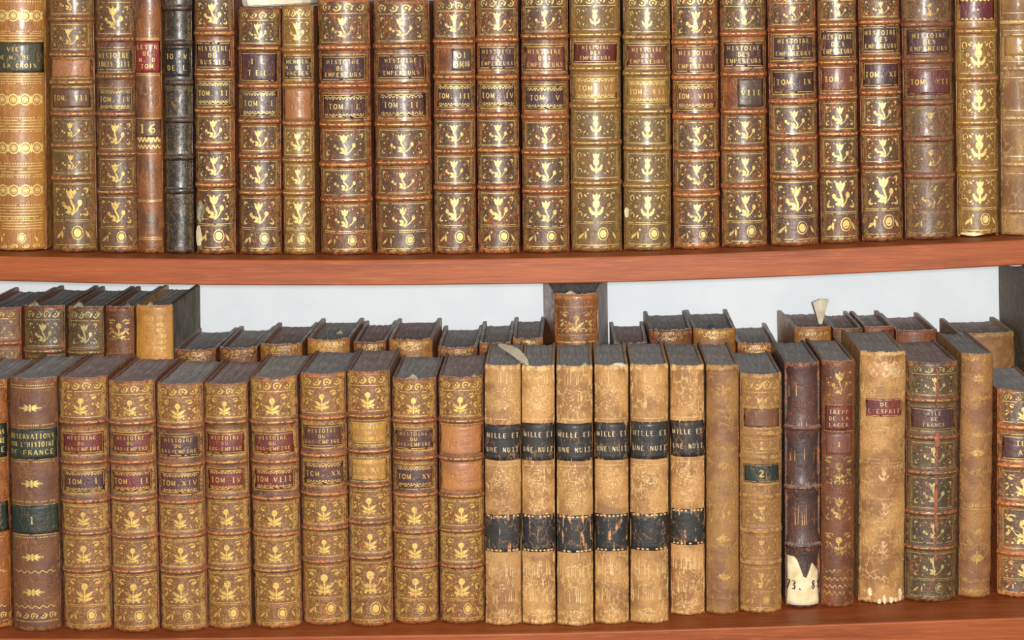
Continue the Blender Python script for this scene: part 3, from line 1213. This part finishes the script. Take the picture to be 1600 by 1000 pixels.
U((495, 573), (498, 581), -3, 394, 'calf', 'gilt history of the emperors with the title piece TOM I on the upper shelf', bands=(73, 132, 192, 254, 309),
  labels=[(87, 124, 'plum', HE, {}), (146, 183, 'plum', ('TOM. I',), FR)], group=UG, bare=.05)
U((582, 667), (585, 675), -1, 394, 'calf', 'widest gilt volume of the emperors set, with the title piece TOM II', bands=(71, 132, 192, 251, 306),
  labels=[(85, 121, 'plum', HE, {}), (144, 180, 'plum', ('TOM. II',), FR)], group=UG)
U((676, 741), (678, 742), -4, 394, 'calf', 'gilt emperors volume TOM III whose title piece is half torn away', bands=(64, 119, 179, 234, 291),
  labels=[(76, 109, 'grey', ('OI', 'ESSEUR'), {'frame': False, 'w': .42, 'dx': .34, 'bare': .1}), (130, 167, 'plum', ('TOM. III',), FR)], group=UG)
U((744, 808), (746, 812), -8, 393, 'calf', 'gilt emperors volume with the title piece TOM IV on the upper shelf', bands=(61, 119, 178, 232, 290),
  labels=[(72, 106, 'plum', HE, {}), (130, 165, 'plum', ('TOM. IV',), FR)], group=UG)
U((813, 888), (817, 889), -10, 392, 'calf', 'gilt emperors volume with title piece TOM V, left of a pale olive volume', bands=(56, 120, 181, 236, 296),
  labels=[(71, 109, 'rose', HE, {}), (133, 169, 'plum', ('TOM. V',), FR)], group=UG)
U((890, 969), (893, 972), -12, 389, 'pale', 'pale olive-gold emperors volume TOM VI with pomegranate ornaments and a whitened foot', bands=(53, 105, 163, 220, 282), motif='pomegranate',
  labels=[(66, 96, 'maroon', HE, {}), (119, 152, 'gold', ('TOM. VI',), FR)], group=UG, goldworn=.1)
U((975, 1047), (975, 1050), -8, 388, 'pale', 'gold emperors volume TOM VII with pomegranate ornaments and a chipped foot', bands=(57, 113, 172, 229, 287), motif='pomegranate',
  labels=[(69, 103, 'rose', HE, {}), (124, 159, 'gold', ('TOM. VII',), FR)], group=UG, goldworn=.1)
U((1051, 1122), (1054, 1126), -14, 386, 'calf', 'orange-rubbed gilt emperors volume, first right of the two pomegranate volumes', bands=(65, 119, 180, 240, 301),
  labels=[(73, 111, 'rose', HE, {}), (129, 168, 'rose', ('TOM. VIII',), FR)], group=UG, bare=.08)
U((1127, 1198), (1130, 1201), -10, 385, 'calf', 'red-rubbed gilt emperors volume whose volume label is half peeled off', bands=(52, 115, 173, 230, 289),
  labels=[(66, 103, 'plum', HE, {}), (122, 166, 'grey', ('VIII',), {'frame': False, 'w': .52, 'dx': .26})], group=UG, bare=.08)
U((1202, 1276), (1207, 1282), -14, 385, 'calf', 'gilt emperors volume with the title piece TOM IX on the upper shelf', bands=(46, 102, 158, 216, 276),
  labels=[(56, 92, 'plum', HE, {}), (111, 145, 'plum', ('TOM. IX',), {})], group=UG)
U((1280, 1339), (1285, 1345), -16, 381, 'calf', 'narrow gilt emperors volume with a reddish label TOM X', bands=(38, 97, 152, 209, 267),
  labels=[(48, 90, 'plum', HE, {}), (104, 143, 'rose', ('TOM. X',), {})], group=UG, goldworn=.2)
U((1345, 1407), (1349, 1415), -18, 377, 'calf', 'gilt emperors volume with a dark label TOM XI on the upper shelf', bands=(34, 91, 144, 202, 260),
  labels=[(42, 81, 'plum', HE, {}), (98, 134, 'plum', ('TOM. XI',), {})], group=UG, goldworn=.2)
U((1412, 1491), (1419, 1496), -18, 375, 'brown', 'dull brown emperors volume TOM XII with rubbed gilding', bands=(38, 95, 160, 217, 275),
  labels=[(47, 85, 'plum', HE, {}), (108, 148, 'maroon', ('TOM. XII',), {'bare': .0})], group=UG, goldworn=1.2)
U((1496, 1561), (1500, 1564), -40, 365, 'yellow', 'bright yellow gilt book with a wine red label and torn foot', bands=(47, 120, 188, 262), motif='pomegranate',
  labels=[(-2, 31, 'wine', ('*',), {'dots': True})], ragged=.0022, goldworn=.3)
U((1567, 1630), (1569, 1634), -40, 368, 'blond', 'light tan book with plain silvery panels, at the right end of the upper shelf', bands=(34, 106, 184, 256, 330), motif=None,
  labels=[(56, 86, 'gold', ('Y6', 'AI'), {'frame': False})],
  orn=[('=', 20), ('=', 47), ('=', 96), ('=', 121), ('=', 172), ('=', 195), ('=', 244), ('=', 271)], bare=-.1)

# --- lower shelf, front row
HB = ('HISTOIRE', 'DU', 'BAS-EMPIRE')
obs = [('.', 603), ('=', 607), ('D', 638, 14), ('.', 665), ('=', 671), ('=', 718), ('.', 722), ('D', 756, 15), ('.', 784), ('=', 790), ('=', 836), ('.', 840),
       ('D', 871, 14), ('W', 894, 4), ('D', 926, 14), ('W', 949, 4), ('S', 963, 12), ('=', 972)]
Lo((-60, 5), (-52, 13), 596, 984, 'rust', 'tan-brown smooth book cut by the left edge of the photo on the lower shelf', motif=None,
   orn=obs, labels=[(664, 716, 'green', ('OBSERVATIONS', "SUR L'HISTOIRE", 'DE FRANCE'), {'w': .98, 'frame': False}), (786, 832, 'green', ('2',), {'w': .98, 'frame': False})], page=2)
Lo((8, 84), (17, 90), 591, 988, 'smooth', 'smooth purplish brown book with two green labels, the lower one numbered 1', motif=None,
   orn=obs, labels=[(671, 718, 'green', ('OBSERVATIONS', "SUR L'HISTOIRE", 'DE FRANCE'), {'w': .98, 'frame': False, 'size': .0033}), (790, 835, 'green', ('1',), {'w': .98, 'frame': False, 'size': .0052})], page=2, goldworn=.2)
lacek = dict(motif='lace', group=G2, goldworn=.35, bandw=.0024, haze=.34)
Lo((86, 163), (96, 171), 590, 987, 'lace', 'gilt Histoire du Bas-Empire volume labelled TOM I on the lower shelf', bands=(660, 722, 783, 833, 892),
   labels=[(677, 709, 'maroon', HB, {}), (736, 769, 'plum', ('TOM. I',), FR)], page=1, **lacek)
Lo((164, 238), (174, 245), 596, 990, 'lace', 'gilt Bas-Empire volume labelled TOM II on the lower shelf', bands=(661, 722, 779, 839, 893),
   labels=[(678, 709, 'maroon', HB, {}), (737, 768, 'maroon', ('TOM. II',), FR)], page=1, **lacek)
Lo((240, 313), (248, 321), 600, 988, 'lace', 'gilt Bas-Empire volume labelled TOM XIV on the lower shelf', bands=(667, 726, 784, 837, 893),
   labels=[(681, 713, 'plum', HB, {}), (739, 771, 'plum', ('TOM.XIV',), FR)], page=0, **lacek)
Lo((316, 383), (322, 391), 600, 984, 'lace', 'gilt Bas-Empire volume labelled TOM IV with a red headcap', bands=(660, 722, 777, 833, 888),
   labels=[(677, 709, 'maroon', HB, {}), (734, 766, 'maroon', ('TOM IV',), FR)], page=1, **lacek)
Lo((386, 462), (397, 468), 590, 983, 'lace', 'gilt Bas-Empire volume labelled TOM VIII on the lower shelf', bands=(660, 721, 778, 835, 891),
   labels=[(677, 708, 'maroon', HB, {}), (734, 764, 'maroon', ('TOM VIII',), FR)], page=0, **lacek)
Lo((466, 538), (472, 544), 584, 978, 'lace', 'gilt Bas-Empire volume with dark purple labels, TOM XX', bands=(653, 711, 772, 826, 877),
   labels=[(666, 698, 'plum', HB, {}), (723, 757, 'plum', ('TOM. XX',), FR)], page=2, **lacek)
Lo((540, 607), (546, 613), 581, 980, 'lace', 'gilt Bas-Empire volume with all-gold labels, TOM XVI', bands=(650, 705, 759, 816, 871),
   labels=[(660, 693, 'gold', HB, {}), (718, 750, 'gold', ('TOM XVI',), FR)], page=1, **lacek)
Lo((610, 681), (616, 683), 592, 976, 'lace', 'gilt Bas-Empire volume labelled TOM XV with a curled leather flap on its head', bands=(658, 716, 773, 831, 885),
   labels=[(671, 702, 'plum', HB, {}), (728, 762, 'plum', ('TOM. XV',), FR)], page=2, **lacek)
Lo((683, 755), (688, 756), 589, 976, 'lace', 'gilt book of the Bas-Empire set with two bare tan label patches', bands=(658, 717, 775, 829, 885),
   labels=[(666, 711, 'tan', (), {'frame': False, 'w': .95, 'bare': -.4, 'crack': .0}), (723, 768, 'tan', (), {'frame': False, 'w': .95, 'bare': -.4, 'crack': .0})], page=1, **lacek)
MN = ('MILLE ET', 'UNE NUIT')
mil = [((757, 813), (758, 815), 571, 978, 'first tan Mille et une Nuit volume with black bands, right of the gilt set'),
       ((815, 866), (816, 868), 572, 977, 'second tan Mille et une Nuit volume, the curled paper strip touching its head'),
       ((869, 926), (871, 927), 572, 979, 'third tan Mille et une Nuit volume, black labels split by long bare streaks'),
       ((929, 982), (930, 983), 571, 976, 'fourth tan Mille et une Nuit volume with a lifted leather edge on its head'),
       ((985, 1045), (986, 1045), 570, 975, 'fifth and widest tan Mille et une Nuit volume with black bands'),
       ((1048, 1101), (1049, 1102), 571, 962, 'sixth tan Mille et une Nuit volume, set slightly back on the shelf')]
for k, (xa, xb, ya, yb, lab) in enumerate(mil):
    st = (1.5, 1.8, 3.0, 1.4, 1.3, 2.0)[k]
    sc = (yb-ya)/406.0
    yy = lambda y: ya+(y-571)*sc
    Lo(xa, xb, ya, yb, 'blond', lab, motif=None, group=MG, streak=1.8, page=2, goldworn=1.2, bare=.04, gilded=False, ang=48,
       orn=[('P', yy(622), 44, 'wreath'), ('.', yy(655), 3), ('P', yy(765), 66, 'wreath'), ('P', yy(745), 40, 'wreath'), ('.', yy(727)), ('P', yy(905), 60, 'wreath'), ('T', yy(900), 16, 14), ('T', yy(940), 12, 12), ('T', yy(600), 6, 10), ('P', yy(960), 16, 'wreath')],
       labels=[(yy(661 if k else 664), yy(719), 'black', MN, {'w': .97, 'frame': False, 'streak': st, 'bare': .06, 'worn': (200, 140, 84), 'size': .0032}),
               (yy(804), yy(862), 'black', (), {'w': .97, 'frame': False, 'streak': st*1.5, 'worn': (206, 146, 92), 'bare': .16, 'dots': True})])
Lo((1104, 1156), (1105, 1155), 571, 961, 'faded', 'faded brown smooth book with blurred gilding, just left of the green number 2 book', motif=None, goldworn=1.3, streak=.5,
   orn=[('=', 584), ('P', 612, 24, 'floret'), ('.', 641), ('S', 643, 8), ('S', 702, 8), ('D', 728, 16), ('S', 757, 9), ('P', 800, 40, 'spray'), ('=', 818), ('D', 843, 26), ('S', 875, 8), ('D', 902, 20), ('S', 934, 9), ('=', 942), ('S', 950, 6)])
Lo((1158, 1223), (1157, 1223), 585, 959, 'faded', 'light brown gilt book with a small green label numbered 2', bands=(678, 715, 776, 830, 880), motif='spray', goldworn=.9, bandh=.0006, bandgold=False,
   labels=[(640, 668, 'brown', (), {'frame': False}), (726, 754, 'green', ('2',), {'size': .0046})],
   orn=[('=', 607), ('=', 637), ('=', 668), ('=', 702), ('=', 720), ('=', 758)])
b19 = Lo((1227, 1283), (1229, 1283), 567, 951, 'plum', 'dark plum worn book with a torn cream shelf-mark label 73. 88 at its foot', bands=(669, 762, 853), motif=None, streak=1.3, bandh=.0022, bandw=.0018,
         ragged=.0008, bandgold=False, goldworn=.3, bare=-.05, crack=.3, waist=.0016, orn=[('T', 669, 9, 5), ('T', 762, 9, 5), ('T', 853, 8, 5), ('T', 720, 5, 12), ('T', 820, 8, 18), ('T', 620, 4, 14)])
Lo((1286, 1338), (1284, 1336), 564, 950, 'red', 'reddish brown worn gilt book between the 73. 88 book and the blond book', bands=(), motif=None, goldworn=1.1, streak=.7,
   orn=[('P', 600, 46, 'spray'), ('=', 633), ('=', 674), ('P', 735, 50, 'lace'), ('=', 714), ('P', 795, 44, 'spray'), ('P', 850, 40, 'lace'), ('W', 893, 5), ('W', 905, 5), ('W', 917, 5), ('W', 928, 6)],
   labels=[(635, 673, 'maroon', ('TREPP', 'DE LA', 'LAGER'), {'frame': False, 'w': .74, 'size': .0026}), (678, 710, 'rose', ('1',), {'frame': False, 'w': .7, 'bare': -.1})], bare=.05)
b21 = Lo((1346, 1419), (1344, 1415), 550, 944, 'blond', "blond leather book titled De l'Esprit with a frayed foot", bands=(), motif=None, goldworn=1.2, ang=50, ragged=.001,
         orn=[('P', 578, 30, 'floret'), ('R', 578, 24), ('=', 603), ('=', 617), ('=', 656), ('=', 673), ('.', 680), ('.', 718), ('=', 724), ('P', 741, 32, 'pomegranate'), ('=', 758), ('=', 780), ('P', 796, 30, 'pomegranate'), ('=', 815),
              ('=', 838), ('P', 856, 30, 'pomegranate'), ('=', 872), ('W', 903, 5)],
         labels=[(624, 651, 'maroon', ('DE', "L'ESPRIT"), {'w': .72, 'frame': True, 'size': .0028, 'bare': -.3, 'streak': 0, 'crack': 0})], bandh=.0006)
Lo((1421, 1501), (1417, 1498), 567, 942, 'dark', 'dark gilt book with a reddish crack down its spine and a purple title piece', bands=(626, 684, 739, 802, 857), goldworn=.5,
   labels=[(639, 672, 'plum', ('ATLE', 'DE', 'FRANCE'), {'size': .003})])
Lo((1504, 1556), (1501, 1549), 553, 935, 'faded', 'thin faded brown smooth book near the right end of the lower shelf', motif=None, goldworn=1.0, streak=.6,
   orn=[('S', 562, 8), ('D', 592, 22), ('S', 622, 10), ('S', 680, 10), ('D', 708, 22), ('S', 737, 10), ('S', 790, 8), ('=', 796), ('D', 830, 20), ('=', 852), ('D', 872, 28), ('S', 908, 8), ('S', 924, 8)])
Lo((1563, 1636), (1562, 1636), 610, 934, 'calf', 'shorter orange-brown gilt book cut by the right edge of the photo on the lower shelf', bands=(668, 728, 788, 865), motif='lace', goldworn=.3, ang=54,
   labels=[(682, 718, 'plum', ('TEL', 'AR'), {})], page=2)

# ---- second row behind, only heads seen
def R(xl, xr, ys, pal, label, Y=.138, **k):
    """xl, xr at the head of the spine"""
    c = (at(xl, ys, Y), at(xr, ys, Y))
    lean = k.pop('tilt', 0.0)
    # foot position in pixels straight below
    X = (c[0].x+c[1].x)/2
    d = k.pop('depth', .1)
    rnd = random.Random(int(xl*3+ys))
    return book((xl, xr), (xl+6+lean, xr+6+lean), ys, 905, LO_TOP, pal, label, ref=None, fixedY=Y, ang=38, depth=d, drop=.0042, dust=1.0, bt=.0026, **k)


sp = dict(motif='spray')
R(-42, 29, 481, 'brown', 'tall reddish rear book, half cut off by the left edge of the photo', bands=(536, 590, 650, 710), motif='spray', depth=.12)
R(34, 98, 478, 'dark', 'tall rear book with dull olive gilding, second from the left', bands=(548, 600, 660), motif='spray', depth=.12)
R(103, 159, 479, 'dark', 'tall rear dark gilt book left of the two reddish tall rear books', bands=(550, 600, 660), motif='spray', depth=.12)
R(163, 207, 479, 'red', 'tall rear narrow red-brown book with a torn headcap', bands=(556, 610), motif=None, depth=.12, orn=[('P', 515, 40, 'lace')])
R(210, 268, 477, 'tan', 'tall rear orange-tan book with small gilt scallops, rightmost of the tall left group', bands=(), motif=None, depth=.12,
  orn=[('R', 498+9*k, 7) for k in range(7)], goldworn=1.2, rb=M_OLIVEBOARD)
BR = 'dusty-headed rear row book '
M_GREYBOARD = plain('greyed_board', (236, 232, 232), (206, 200, 198), 60, 0.8)
rear = [((270, 335), 546, 'brown', .0, 'behind the Bas-Empire volumes XIV and IV'),
        ((341, 400), 543, 'red', .0, 'second from the tall left group'),
        ((405, 470), 537, 'olive', .0, 'with thick boards, left of the chipped one'),
        ((478, 545), 530, 'yellow', .0, 'with a small pale chip lying on its pages'),
        ((551, 602), 534, 'red', .0, 'between the chipped one and the bright gilt head'),
        ((606, 675), 530, 'yellow', .0, 'with a bright gilt head and upright right board'),
        ((683, 745), 542, 'brown', .0, 'low, behind the last gilt Bas-Empire volume'),
        ((748, 798), 535, 'brown', .0, 'behind the first black-banded volume'),
        ((801, 848), 528, 'olive', .0, 'high-boarded, just left of the tall upright book'),
        ((959, 1012), 536, 'brown', .0, 'low and wide, just right of the tall upright book'),
        ((1015, 1082), 515, 'red', .0, 'reddish headed, left of the one with torn gilt head'),
        ((1084, 1150), 513, 'yellow', .0, 'with a torn pale gilt head and a blue speck'),
        ((1153, 1215), 536, 'rust', .0, 'orange-brown headed, behind the number 2 book')]
for (x, ys, pal, t, lab) in rear:
    R(x[0], x[1], ys, pal, BR+lab, motif='spray' if pal != 'red' else None, orn=[('S', ys+7, 8), ('P', ys+13, 12, 'wreath')], splay=.0008, ragged=.0012, Y=.14 if x[0] < 1010 else .15, depth=.112 if x[0] < 1010 else .104)
t1 = R(866, 934, 459, 'rust', 'tall upright rear book alone against the white wall, worn gilt panel on its spine', motif=None, depth=.115, splay=.0095, Y=.137,
       orn=[('=', 480), ('=', 524), ('=', 535, 1.4), ('P', 503, 40, 'lace'), ('W', 515, 4)], goldworn=1.0, bare=.12, rb=M_GREYBOARD)
R(1242, 1300, 511, 'yellow', BR+'with a pale torn leaf sticking up at its right', motif=None, Y=.168, depth=.096, splay=.004, orn=[('S', 523, 8)])
R(1303, 1349, 513, 'dark', BR+'narrow, between the torn leaf and the thick-boarded pair', motif=None, Y=.168, depth=.096)
R(1352, 1398, 510, 'brown', BR+'behind the blond book with the frayed foot', motif=None, Y=.168, depth=.088)
R(1402, 1466, 516, 'brown', BR+'broad with thick boards, behind the dark cracked gilt book', motif=None, Y=.168, depth=.096)
R(1500, 1588, 521, 'faded', BR+'broad and low, left of the tall dark book at the edge', motif=None, Y=.168, depth=.086)
R(1606, 1650, 434, 'smoky', 'tall dark brown rear book at the right edge of the photo, its side dusty', motif=None, Y=.150, depth=.105)

# ------------------------------------------------------------------ torn bits and papers
def strip(name, pts, widths, thick, mat, parent=None, side=(0, 1, 0)):
    """a ribbon of paper through 3-D points with thickness"""
    V, Fc = [], []
    n = len(pts)
    for i in range(n):
        p = Vector(pts[i])
        t = (Vector(pts[min(i+1, n-1)])-Vector(pts[max(i-1, 0)])).normalized()
        s = Vector(side)
        s = (s-t*s.dot(t)).normalized()
        nn = t.cross(s)
        w = widths[i]/2
        for a, b in ((-1, -1), (1, -1), (1, 1), (-1, 1)):
            V.append(tuple(p+s*w*a+nn*thick/2*b))
    for i in range(n-1):
        for k in range(4):
            a, c = i*4+k, i*4+(k+1) % 4
            Fc.append((a, c, c+4, a+4))
    Fc += [(3, 2, 1, 0), tuple(range(4*n-4, 4*n))]
    return mesh_obj(name, V, Fc, [mat], parent, None, False)


# curled strip on the heads of the first black-banded volumes
P0 = [at(*q) for q in ((779, 538, .085), (787, 541.5, .078), (797, 545.5, .068), (806, 551, .056), (814, 558, .045), (820, 565, .036), (823, 571, .030))]
zt = P0[0].z
st = strip('paper_strip', [(0, 0, 0)]+[tuple(p-P0[0]) for p in P0[1:]], [.002, .0045, .006, .0065, .006, .005, .003], .0004, M_PALE, None, (0.3, 0.8, .5))
st.location = P0[0]
tag(st, 'pale curled paper strip bridging the heads of two black-banded tan books', 'paper strip')

# shelf-mark label
root, arc, zz, h = b19
def torn19(u, v, s, z):
    top = zz(871)
    prof = [(0, zz(870)), (.3, zz(871)), (.42, zz(888)), (.5, zz(902)), (.58, zz(905)), (.68, zz(892)), (.7, zz(881)), (.8, zz(881)), (.86, zz(890)), (1, zz(894))]
    zt = interp(prof, u)
    z0 = zz(946)
    return s, z0+(zt-z0)*v
lb = build_patch('shelf_mark_label', root, arc, -arc.S*.99, arc.S*.99, zz(946), zz(870), [M_WORNPAPER, M_INK], .0006, None, 0, torn19)
lb['label'] = 'torn cream paper shelf-mark label'
d = Dec(RNG)
d.text('73. 88', -.0, zz(922), .0062, arc.S*2.1, 1.0, .12)
build_letters(lb, arc, d, M_INK, .0009)


def flap(bk, sfrac, z0px, z1px, wfrac, off, name='torn_flap', mat=M_CHIP, lab=None):
    """an irregular chip of lifted leather on a spine"""
    root, arc, zz, h = bk
    rnd = random.Random(int(z0px*11))
    K = 9
    s0 = arc.S*sfrac
    za, zb = zz(z1px), zz(z0px)
    zc, zh = (za+zb)/2, (zb-za)/2
    ring = []
    for k in range(K):
        t = 2*math.pi*k/K
        r = rnd.uniform(.7, 1.1)
        ring.append((s0+math.cos(t)*arc.S*wfrac*r, zc+math.sin(t)*zh*r))
    V = [arc.p(s, z, off*rnd.uniform(.6, 1.2)) for s, z in ring]+[arc.p(s, z, 0) for s, z in ring]+[arc.p(s0, zc, off*.8)]
    Fc = [(k, (k+1) % K, 2*K) for k in range(K)]+[(k+K, (k+1) % K+K, (k+1) % K, k) for k in range(K)]
    o = mesh_obj(name, V, Fc, [mat], root)
    if lab:
        o['label'] = lab
    return o


def find(sub):
    for b in BOOKS:
        if sub in b[0]['label']:
            return b[0], b[1], b[2], b[5]


flap(find('Russie'), -.72, 313, 345, .3, .0009, mat=M_CHIP, lab='pale lifted patch of leather')
flap(find('Russie'), -.8, 345, 388, .2, .0006, mat=M_WORNPAPER, lab='cream paper showing through')
flap(find('TOM VII with'), -.85, 322, 340, .12, .0006, mat=M_WORNPAPER, lab='cream chip')
flap(find('yellow gilt book with a wine'), -.35, 357, 364, .5, .0005, mat=M_WORNPAPER, lab='cream tear at the foot')
for s, a, b in ((-.5, 917, 934), (.05, 929, 946), (.3, 932, 944), (.72, 921, 942), (-.15, 935, 945), (.5, 934, 943)):
    flap(find('Esprit'), s, a, b, .08, .0007, mat=M_WORNPAPER, lab='frayed cream scrap')


def chip(bk, u, zoff, size, mat, y=0.001, lab=None, name='torn_headcap', tall=1.0):
    """curled scrap standing at the head of a book"""
    root, arc, zz, h = bk
    rnd = random.Random(int(u*100+size*1e5))
    V, Fc = [], []
    x0 = u*arc.w/2
    n = 6
    yb = arc.p(u*arc.S, 0)[1]+y
    for k in range(n+1):
        t = k/n
        x = x0+(t-.5)*size*2
        hh = size*tall*(math.sin(t*math.pi)*.9+.15)*rnd.uniform(.75, 1.1)
        y2 = yb+.0006*math.sin(t*5)
        V += [(x, y2, h-.0012), (x+size*.1, y2-.0008, h+zoff+hh*.6), (x+size*.15, y2+.001, h+zoff+hh), (x, y2+.0012, h-.0012)]
    for k in range(n):
        for j in range(3):
            a = k*4+j
            Fc.append((a, a+1, a+5, a+4))
    o = mesh_obj(name, V, Fc, [mat], root)
    if lab:
        o['label'] = lab
    return o


chip(find('olive gilding, second'), -.45, .0, .0036, M_CHIP, lab='pale torn headcap')
chip(find('tall rear dark gilt'), -.35, .0, .0034, M_CHIP, lab='pale torn headcap')
chip(find('torn headcap'), .55, -.0005, .0026, M_CHIP)
chip(find('small gilt scallops'), -.2, -.0005, .0026, M_CHIP)
chip(find('TOM XV with'), -.1, -.0006, .0045, M_CHIP, lab='curled leather flap', tall=.7)
chip(find('last gilt') if False else find('two bare tan'), .6, -.0005, .0016, M_CHIP, tall=1.4)
chip(find('fourth tan'), .35, -.001, .006, M_PALE, lab='lifted pale leather edge', tall=.4)
chip(find('third tan'), .55, -.0008, .0022, M_CHIP, tall=1.3)
chip(find('small pale chip'), .35, -.001, .003, M_CHIP, y=.03)
chip(find('alone against'), -.3, -.0006, .0042, M_PALE, y=.004, tall=.45, lab='pale curled headband')
M_BLUE = plain('blue_scrap', (60, 96, 120), (44, 72, 96), 200, 0.7)
chip(find('blue speck'), -.15, -.001, .0022, M_BLUE, y=.006, lab='blue scrap', name='paper_scrap')

# strip where the skin of the dark gilt spine has split away
root, arc, zz, h = find('reddish crack')
mr = leather('split_leather', (150, 80, 52), (104, 58, 40), (176, 104, 70), None, .05, .8, 0, .1)
for a, b, wd_ in ((575, 636, .0007), (676, 700, .0016), (700, 760, .0009), (760, 830, .0011), (835, 880, .0008)):
    o = build_patch('split_strip', root, arc, arc.S*.08-wd_, arc.S*.08+wd_, zz(b), zz(a), [mr], .0011 if a in (676,) else .0007, None, .2, None, RNG, .0005)

# pale torn leaf sticking up
root, arc, zz, h = find('pale torn leaf')
V = [(.0095, .045, h-.005), (.0115, .043, h-.005), (.0185, .050, h+.0135), (.0125, .056, h+.0132), (.0055, .050, h+.0115), (.0075, .047, h+.004)]
V2 = [(x+.0003, y+.0002, z) for x, y, z in V]
n = 6
Fc = [tuple(range(n))[::-1], tuple(range(n, 2*n))]+[(k, (k+1) % n, (k+1) % n+n, k+n) for k in range(n)]
o = mesh_obj('torn_leaf', V+V2, Fc, [M_PALE], root)
o['label'] = 'pale torn leaf sticking up'

# pale parchment packet lying on the two shorter upper books
A = at(373, 10, .03)
B = at(492, 3, .03)
zb = max(b7[0].location.z+b7[3], b8[0].location.z+b8[3])+.0004
V, Fc = [], []
x0, x1, y0, y1, th = A.x+.001, B.x-.002, .0235, .105, .012
K = 28
ring = []
for k in range(K):
    t = 2*math.pi*k/K
    c, s = math.cos(t), math.sin(t)
    e = 6.0
    q = (abs(c)**e+abs(s)**e)**(-1/e)
    ring.append((c*q, s*q))
rn = random.Random(5)
for (f, z) in ((.9, 0), (.97, .0012), (1, .004), (.99, .007), (.95, th)):
    for (c, s) in ring:
        V.append(((x1-x0)/2*c*f, (y1-y0)/2*s*f, z+rn.uniform(-.0004, .0004)*(z > 0)))
for l in range(4):
    for k in range(K):
        a, c = l*K+k, l*K+(k+1) % K
        Fc.append((a, c, c+K, a+K))
Fc += [tuple(range(K))[::-1], tuple(range(4*K, 5*K))]
pk = mesh_obj('parchment_packet', V, Fc, [M_PALE], None)
h7, h8 = b7[0].location.z+b7[3], b8[0].location.z+b8[3]
dxh = (b8[0].location.x+.008)-(b7[0].location.x-.012)
tilt = math.atan2(h8-h7, dxh)
pk.rotation_euler = (0, -tilt, 0)
xm = (x0+x1)/2
pk.location = (xm, (y0+y1)/2, h7+(xm-b7[0].location.x+.012)/dxh*(h8-h7)-.0003)
tag(pk, 'pale parchment packet lying across the heads of two shorter upper-shelf books', 'packet')
